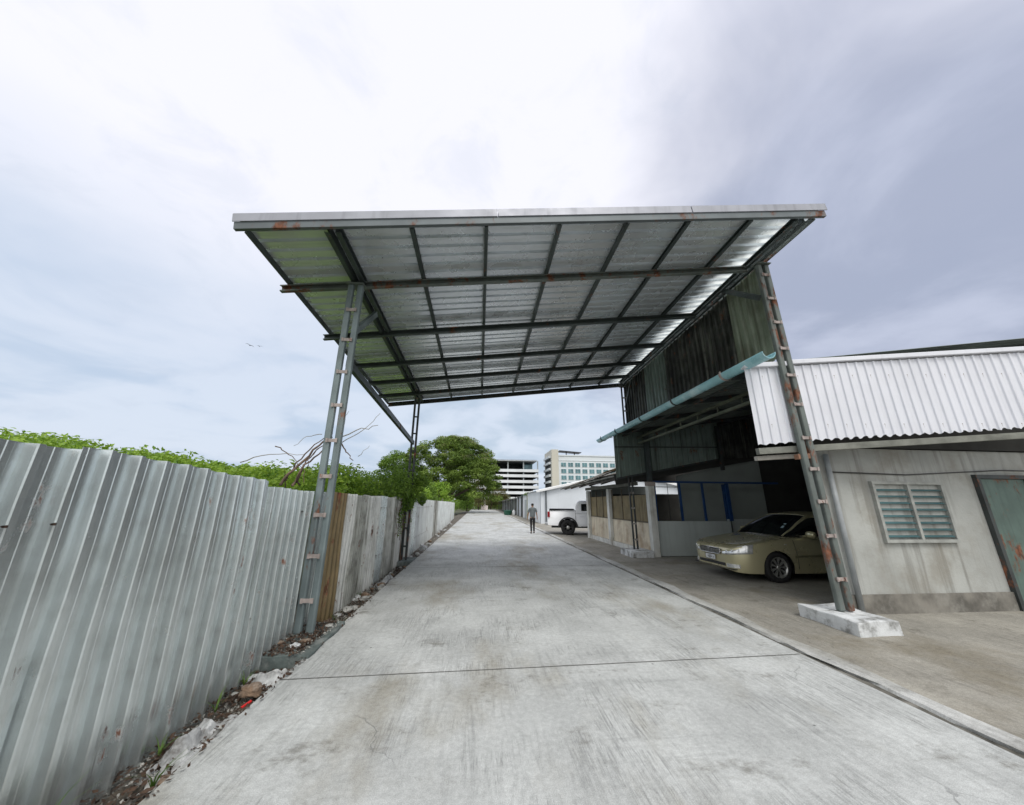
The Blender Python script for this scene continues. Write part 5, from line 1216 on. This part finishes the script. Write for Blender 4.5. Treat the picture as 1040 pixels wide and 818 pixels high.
def pickup(e):
    P = PIC
    bd = make_body(P, TRUCKP, e)
    zr = [(1.35, 1.18), (1.6, 1.38), (1.95, 1.68), (2.15, 1.77), (2.5, 1.80), (3.3, 1.79), (3.58, 1.76), (3.69, 1.62), (3.76, 1.2)]
    def G(x, t, s):
        zt = sinterp(zr, x); zb = 1.12; zside = min(zt-.01, 1.70); wb = .80; wt = wb-.15*(zside-zb)/.58
        if t <= .6: k = t/.6; return Vector((x, s*(wb+(wt-wb)*k), zb+(zside-zb)*k))
        k = (t-.6)/.4; return Vector((x, s*wt*math.cos(k*math.pi/2)**.5 if k < 1 else 0, zside+(zt-zside)*math.sin(k*math.pi/2)))
    xs = [1.35, 1.5, 1.65, 1.8, 1.95, 2.15, 2.4, 2.7, 3.0, 3.2, 3.4, 3.52, 3.58, 3.64, 3.69, 3.73, 3.76]; ts = [0, .15, .3, .45, .6, .7, .8, .9, 1]
    b = LMB()
    for s in (1, -1):
        vs = [G(x, t, s) for x in xs for t in ts]; n = len(ts); f = [(i*n+j, i*n+j+1, (i+1)*n+j+1, (i+1)*n+j) for i in range(len(xs)-1) for j in range(n-1)]; b.add(vs, f, True)
    b.build('cab', TRUCKP, e)
    patch(P, G, lin(2.65, 3.46, 4), [.12, .3, .5], GLASSD, 'side_window', e, .008)
    patch(P, G, lin(1.75, 2.56, 4), [.12, .3, .48], GLASSD, 'side_window', e, .008)
    patch(P, G, lin(1.42, 2.05, 4), [.68, .8, .9, 1], GLASSD, 'windscreen', e, .006)
    b = LMB(); b.add([(3.772, -.6, 1.32), (3.772, .6, 1.32), (3.722, .56, 1.60), (3.722, -.56, 1.60)], [(0, 1, 2, 3)]); b.build('rear_window', GLASSD, e)
    b = LMB(); b.box((3.86, -.80, 1.318), (5.22, .80, 1.335)); b.build('bed_cover', BLKP, e)
    B = lambda u, v, s: body_pt(P, u, v, s)
    patch(P, B, lin(3.84, 5.2, 4), [.575, .6, .66], BLKP, 'bed_rail', e, .012)
    patch(P, B, lin(3.765, 3.785, 2), lin(.05, .58, 5), BLKP, 'body_gap', e, .002)
    patch(P, B, lin(2.5, 2.512, 2), lin(.05, .58, 5), BLKP, 'body_gap', e, .002)
    patch(P, B, lin(3.36, 3.54, 3), [.44, .475], TRUCKP, 'door_handle', e, .03)
    for s in (1, -1):
        b = LMB(); b.box((5.16, .87, .90), (5.295, .915, 1.20)) if s > 0 else b.box((5.16, -.915, .90), (5.295, -.87, 1.20)); b.build('tail_light', REDL, e, bevel=.015)
        b = LMB(); V = []
        for k in range(15):
            a = math.pi*k/14
            for rr, yy in ((.46, .905), (.54, .895), (.46, .95), (.53, .95)): V.append((4.20+rr*math.cos(a), s*yy, .385+rr*math.sin(a)))
        b.add(V, [(4*k+a, 4*k+c, 4*k+4+c, 4*k+4+a) for k in range(14) for a, c in ((0, 2), (2, 3), (3, 1))], True); b.build('wheel_arch', BLKP, e)
        for x in P['wheels']: wheel(e, x, s*.80, .385, .26, BLKP if s < 0 else BLKP, 6, .58)
    for x in P['wheels']:
        for s in (1, -1):
            q = LMB(); q.lathe([(0, .0), (.07, 0), (.09, -.02)], 12, Matrix.Translation((x, s*.935, .385)) @ Matrix.Rotation(-s*math.pi/2, 4, 'X')); q.build('wheel_hub', ALLOY, e)
    b = LMB(); b.box((5.27, -.85, .48), (5.42, .85, .62)); b.build('rear_bumper', CHROME, e, bevel=.02)
    b = LMB(); b.box((.3, -.6, .35), (5.1, .6, .7)); b.build('underbody', BLKP, e)
    b = LMB(); b.box((1.5, -.95, .40), (3.5, -.83, .45)); b.box((1.5, .83, .40), (3.5, .95, .45)); b.build('side_step', BLKP, e)
    b = LMB(); b.box((-.03, -.5, .62), (.04, .5, .95)); b.build('grille', BLKP, e, bevel=.02)
    for s in (1, -1):
        b = LMB(); b.box((.02, min(s*.55, s*.82), .80), (.16, max(s*.55, s*.82), .97)); b.build('headlight', LAMPG, e, bevel=.02)
        b = LMB(); b.beam((1.72, s*.85, 1.25), (1.72, s*1.05, 1.27), .08, .16); b.build('side_mirror', TRUCKP, e, bevel=.02)
pickup(pt)

# ================================================================== PERSON
pe = empty('person', (3.03, 20.6, 0), 'person in grey T shirt and black trousers walking away along the concrete road', 'person')
SK = mat('skin', (.33, .19, .12), .55, 0, .05, 8); HAIR = mat('black hair', (.012, .011, .010), .6, 0, .2, 20)
SHIRT = mat('grey T shirt', (.13, .15, .155), .9, 0, .15, 9); TROU = mat('black trousers', (.016, .016, .018), .85, 0, .2, 9); SHOE = mat('dark shoes', (.02, .018, .017), .6)
# one continuous body: pelvis root, spine, neck, head, arms, legs
V = [(0, 0, .86, .12, .09), (0, 0, 1.02, .115, .08), (0, 0, 1.22, .135, .09), (0, 0, 1.33, .10, .07), (0, .01, 1.40, .048), (0, .02, 1.47, .075, .08), (0, .025, 1.55, .078, .09), (0, .02, 1.60, .05, .06),
     (-.17, 0, 1.30, .05), (-.24, .0, 1.06, .038), (-.275, .06, .86, .026), (-.28, .08, .79, .024, .035),
     (.17, 0, 1.30, .05), (.23, -.02, 1.06, .038), (.27, .05, .87, .026), (.28, .08, .80, .024, .035),
     (-.085, 0, .80, .075), (-.08, .02, .45, .05), (-.085, -.06, .08, .035), (-.09, .05, .035, .03),
     (.085, 0, .80, .075), (.08, .06, .45, .05), (.085, .05, .08, .035), (.09, .16, .035, .03)]
E_ = [(0, 1), (1, 2), (2, 3), (3, 4), (4, 5), (5, 6), (6, 7), (3, 8), (8, 9), (9, 10), (10, 11), (3, 12), (12, 13), (13, 14), (14, 15), (0, 16), (16, 17), (17, 18), (18, 19), (0, 20), (20, 21), (21, 22), (22, 23)]
for s, w_ in ((-1, 11), (1, 15)):
    x0, y0, z0 = V[w_][:3]
    for k, (dy, ln) in enumerate(((-.028, .055), (-.010, .068), (.010, .072), (.028, .064))):
        i0 = len(V); V.append((x0+s*.004, y0+dy, z0-.045, .010)); V.append((x0+s*.002, y0+dy, z0-.045-ln*.55, .0085)); V.append((x0-s*.010, y0+dy+.006, z0-.045-ln, .0075))
        E_ += [(w_, i0), (i0, i0+1), (i0+1, i0+2)]
    i0 = len(V); V.append((x0-s*.018, y0+.035, z0-.02, .010)); V.append((x0-s*.024, y0+.045, z0-.055, .008)); E_ += [(w_, i0), (i0, i0+1)]
skin('body', V, E_, SK, pe)
skin('shirt', [(0, 0, .80, .165, .13), (0, 0, 1.0, .155, .12), (0, 0, 1.22, .17, .115), (0, 0, 1.345, .115, .075), (0, .01, 1.39, .06), (-.185, 0, 1.30, .070), (-.235, 0, 1.10, .068), (.185, 0, 1.30, .070), (.23, -.01, 1.10, .068)],
     [(0, 1), (1, 2), (2, 3), (3, 4), (3, 5), (5, 6), (3, 7), (7, 8)], SHIRT, pe)
skin('trousers', [(0, 0, .86, .13, .10), (-.085, 0, .78, .09), (-.08, .02, .45, .065), (-.085, -.06, .09, .052), (.085, 0, .78, .09), (.08, .06, .45, .065), (.085, .05, .09, .052)],
     [(0, 1), (1, 2), (2, 3), (0, 4), (4, 5), (5, 6)], TROU, pe)
skin('hair', [(0, -.01, 1.47, .062, .07), (0, .0, 1.55, .092, .10), (0, .015, 1.615, .07, .08)], [(0, 1), (1, 2)], HAIR, pe)
for s, y in ((-1, -.05), (1, .06)):
    skin('shoe', [(s*.087, y-.04, .045, .045), (s*.09, y+.06, .04, .045, .038), (s*.092, y+.14, .032, .035, .028)], [(0, 1), (1, 2)], SHOE, pe)
fc = LMB()
for s in (-1, 1): fc.lathe([(0, .008), (.010, .004), (.013, 0)], 8, Matrix.Translation((s*.03, .107, 1.545)) @ Matrix.Rotation(-math.pi/2, 4, 'X'))
fc.add([(-.012, .10, 1.51), (.012, .10, 1.51), (0, .130, 1.515), (0, .10, 1.55)], [(0, 1, 2), (0, 2, 3), (1, 3, 2)]); fc.box((-.02, .098, 1.482), (.02, .106, 1.490)); fc.build('face_features', mat('features', (.12, .05, .04), .6), pe)

# ================================================================== BIRDS
def bird(loc, s_, yaw, roll, label):
    b = LMB(); e = empty('bird', loc, label, 'bird', 'birds in the sky')
    b.tube([(0, -.22, 0), (0, -.12, .01), (0, .05, .015), (0, .14, .02), (0, .2, .02)], [.01, .05, .06, .035, .008], 8)
    for s in (-1, 1):
        V = []
        for k, (x, z, y0, y1) in enumerate(((.03, .02, .09, -.10), (.2, .10, .12, -.06), (.38, .07, .06, -.05), (.52, .0, -.03, -.06))):
            V += [(s*x, y0, z), (s*x, y1, z-.005), (s*x, (y0+y1)/2, z+.012)]
        b.add(V, [(3*k+a, 3*k+c, 3*k+3+c, 3*k+3+a) for k in range(3) for a, c in ((0, 2), (2, 1), (1, 0))]+[(9, 11, 10)])
    o = b.build('body', mat('dark plumage', (.04, .04, .045), .8), e)
    e.scale = (s_, s_, s_); e.rotation_euler = (0, roll, yaw)
bird((-31.2, 46, 21.6), 1.0, .6, .25, 'larger dark bird flying in the cloudy sky left of the canopy')
bird((-30.3, 46.5, 21.75), .7, .9, -.2, 'smaller dark bird just right of the larger one in the sky')
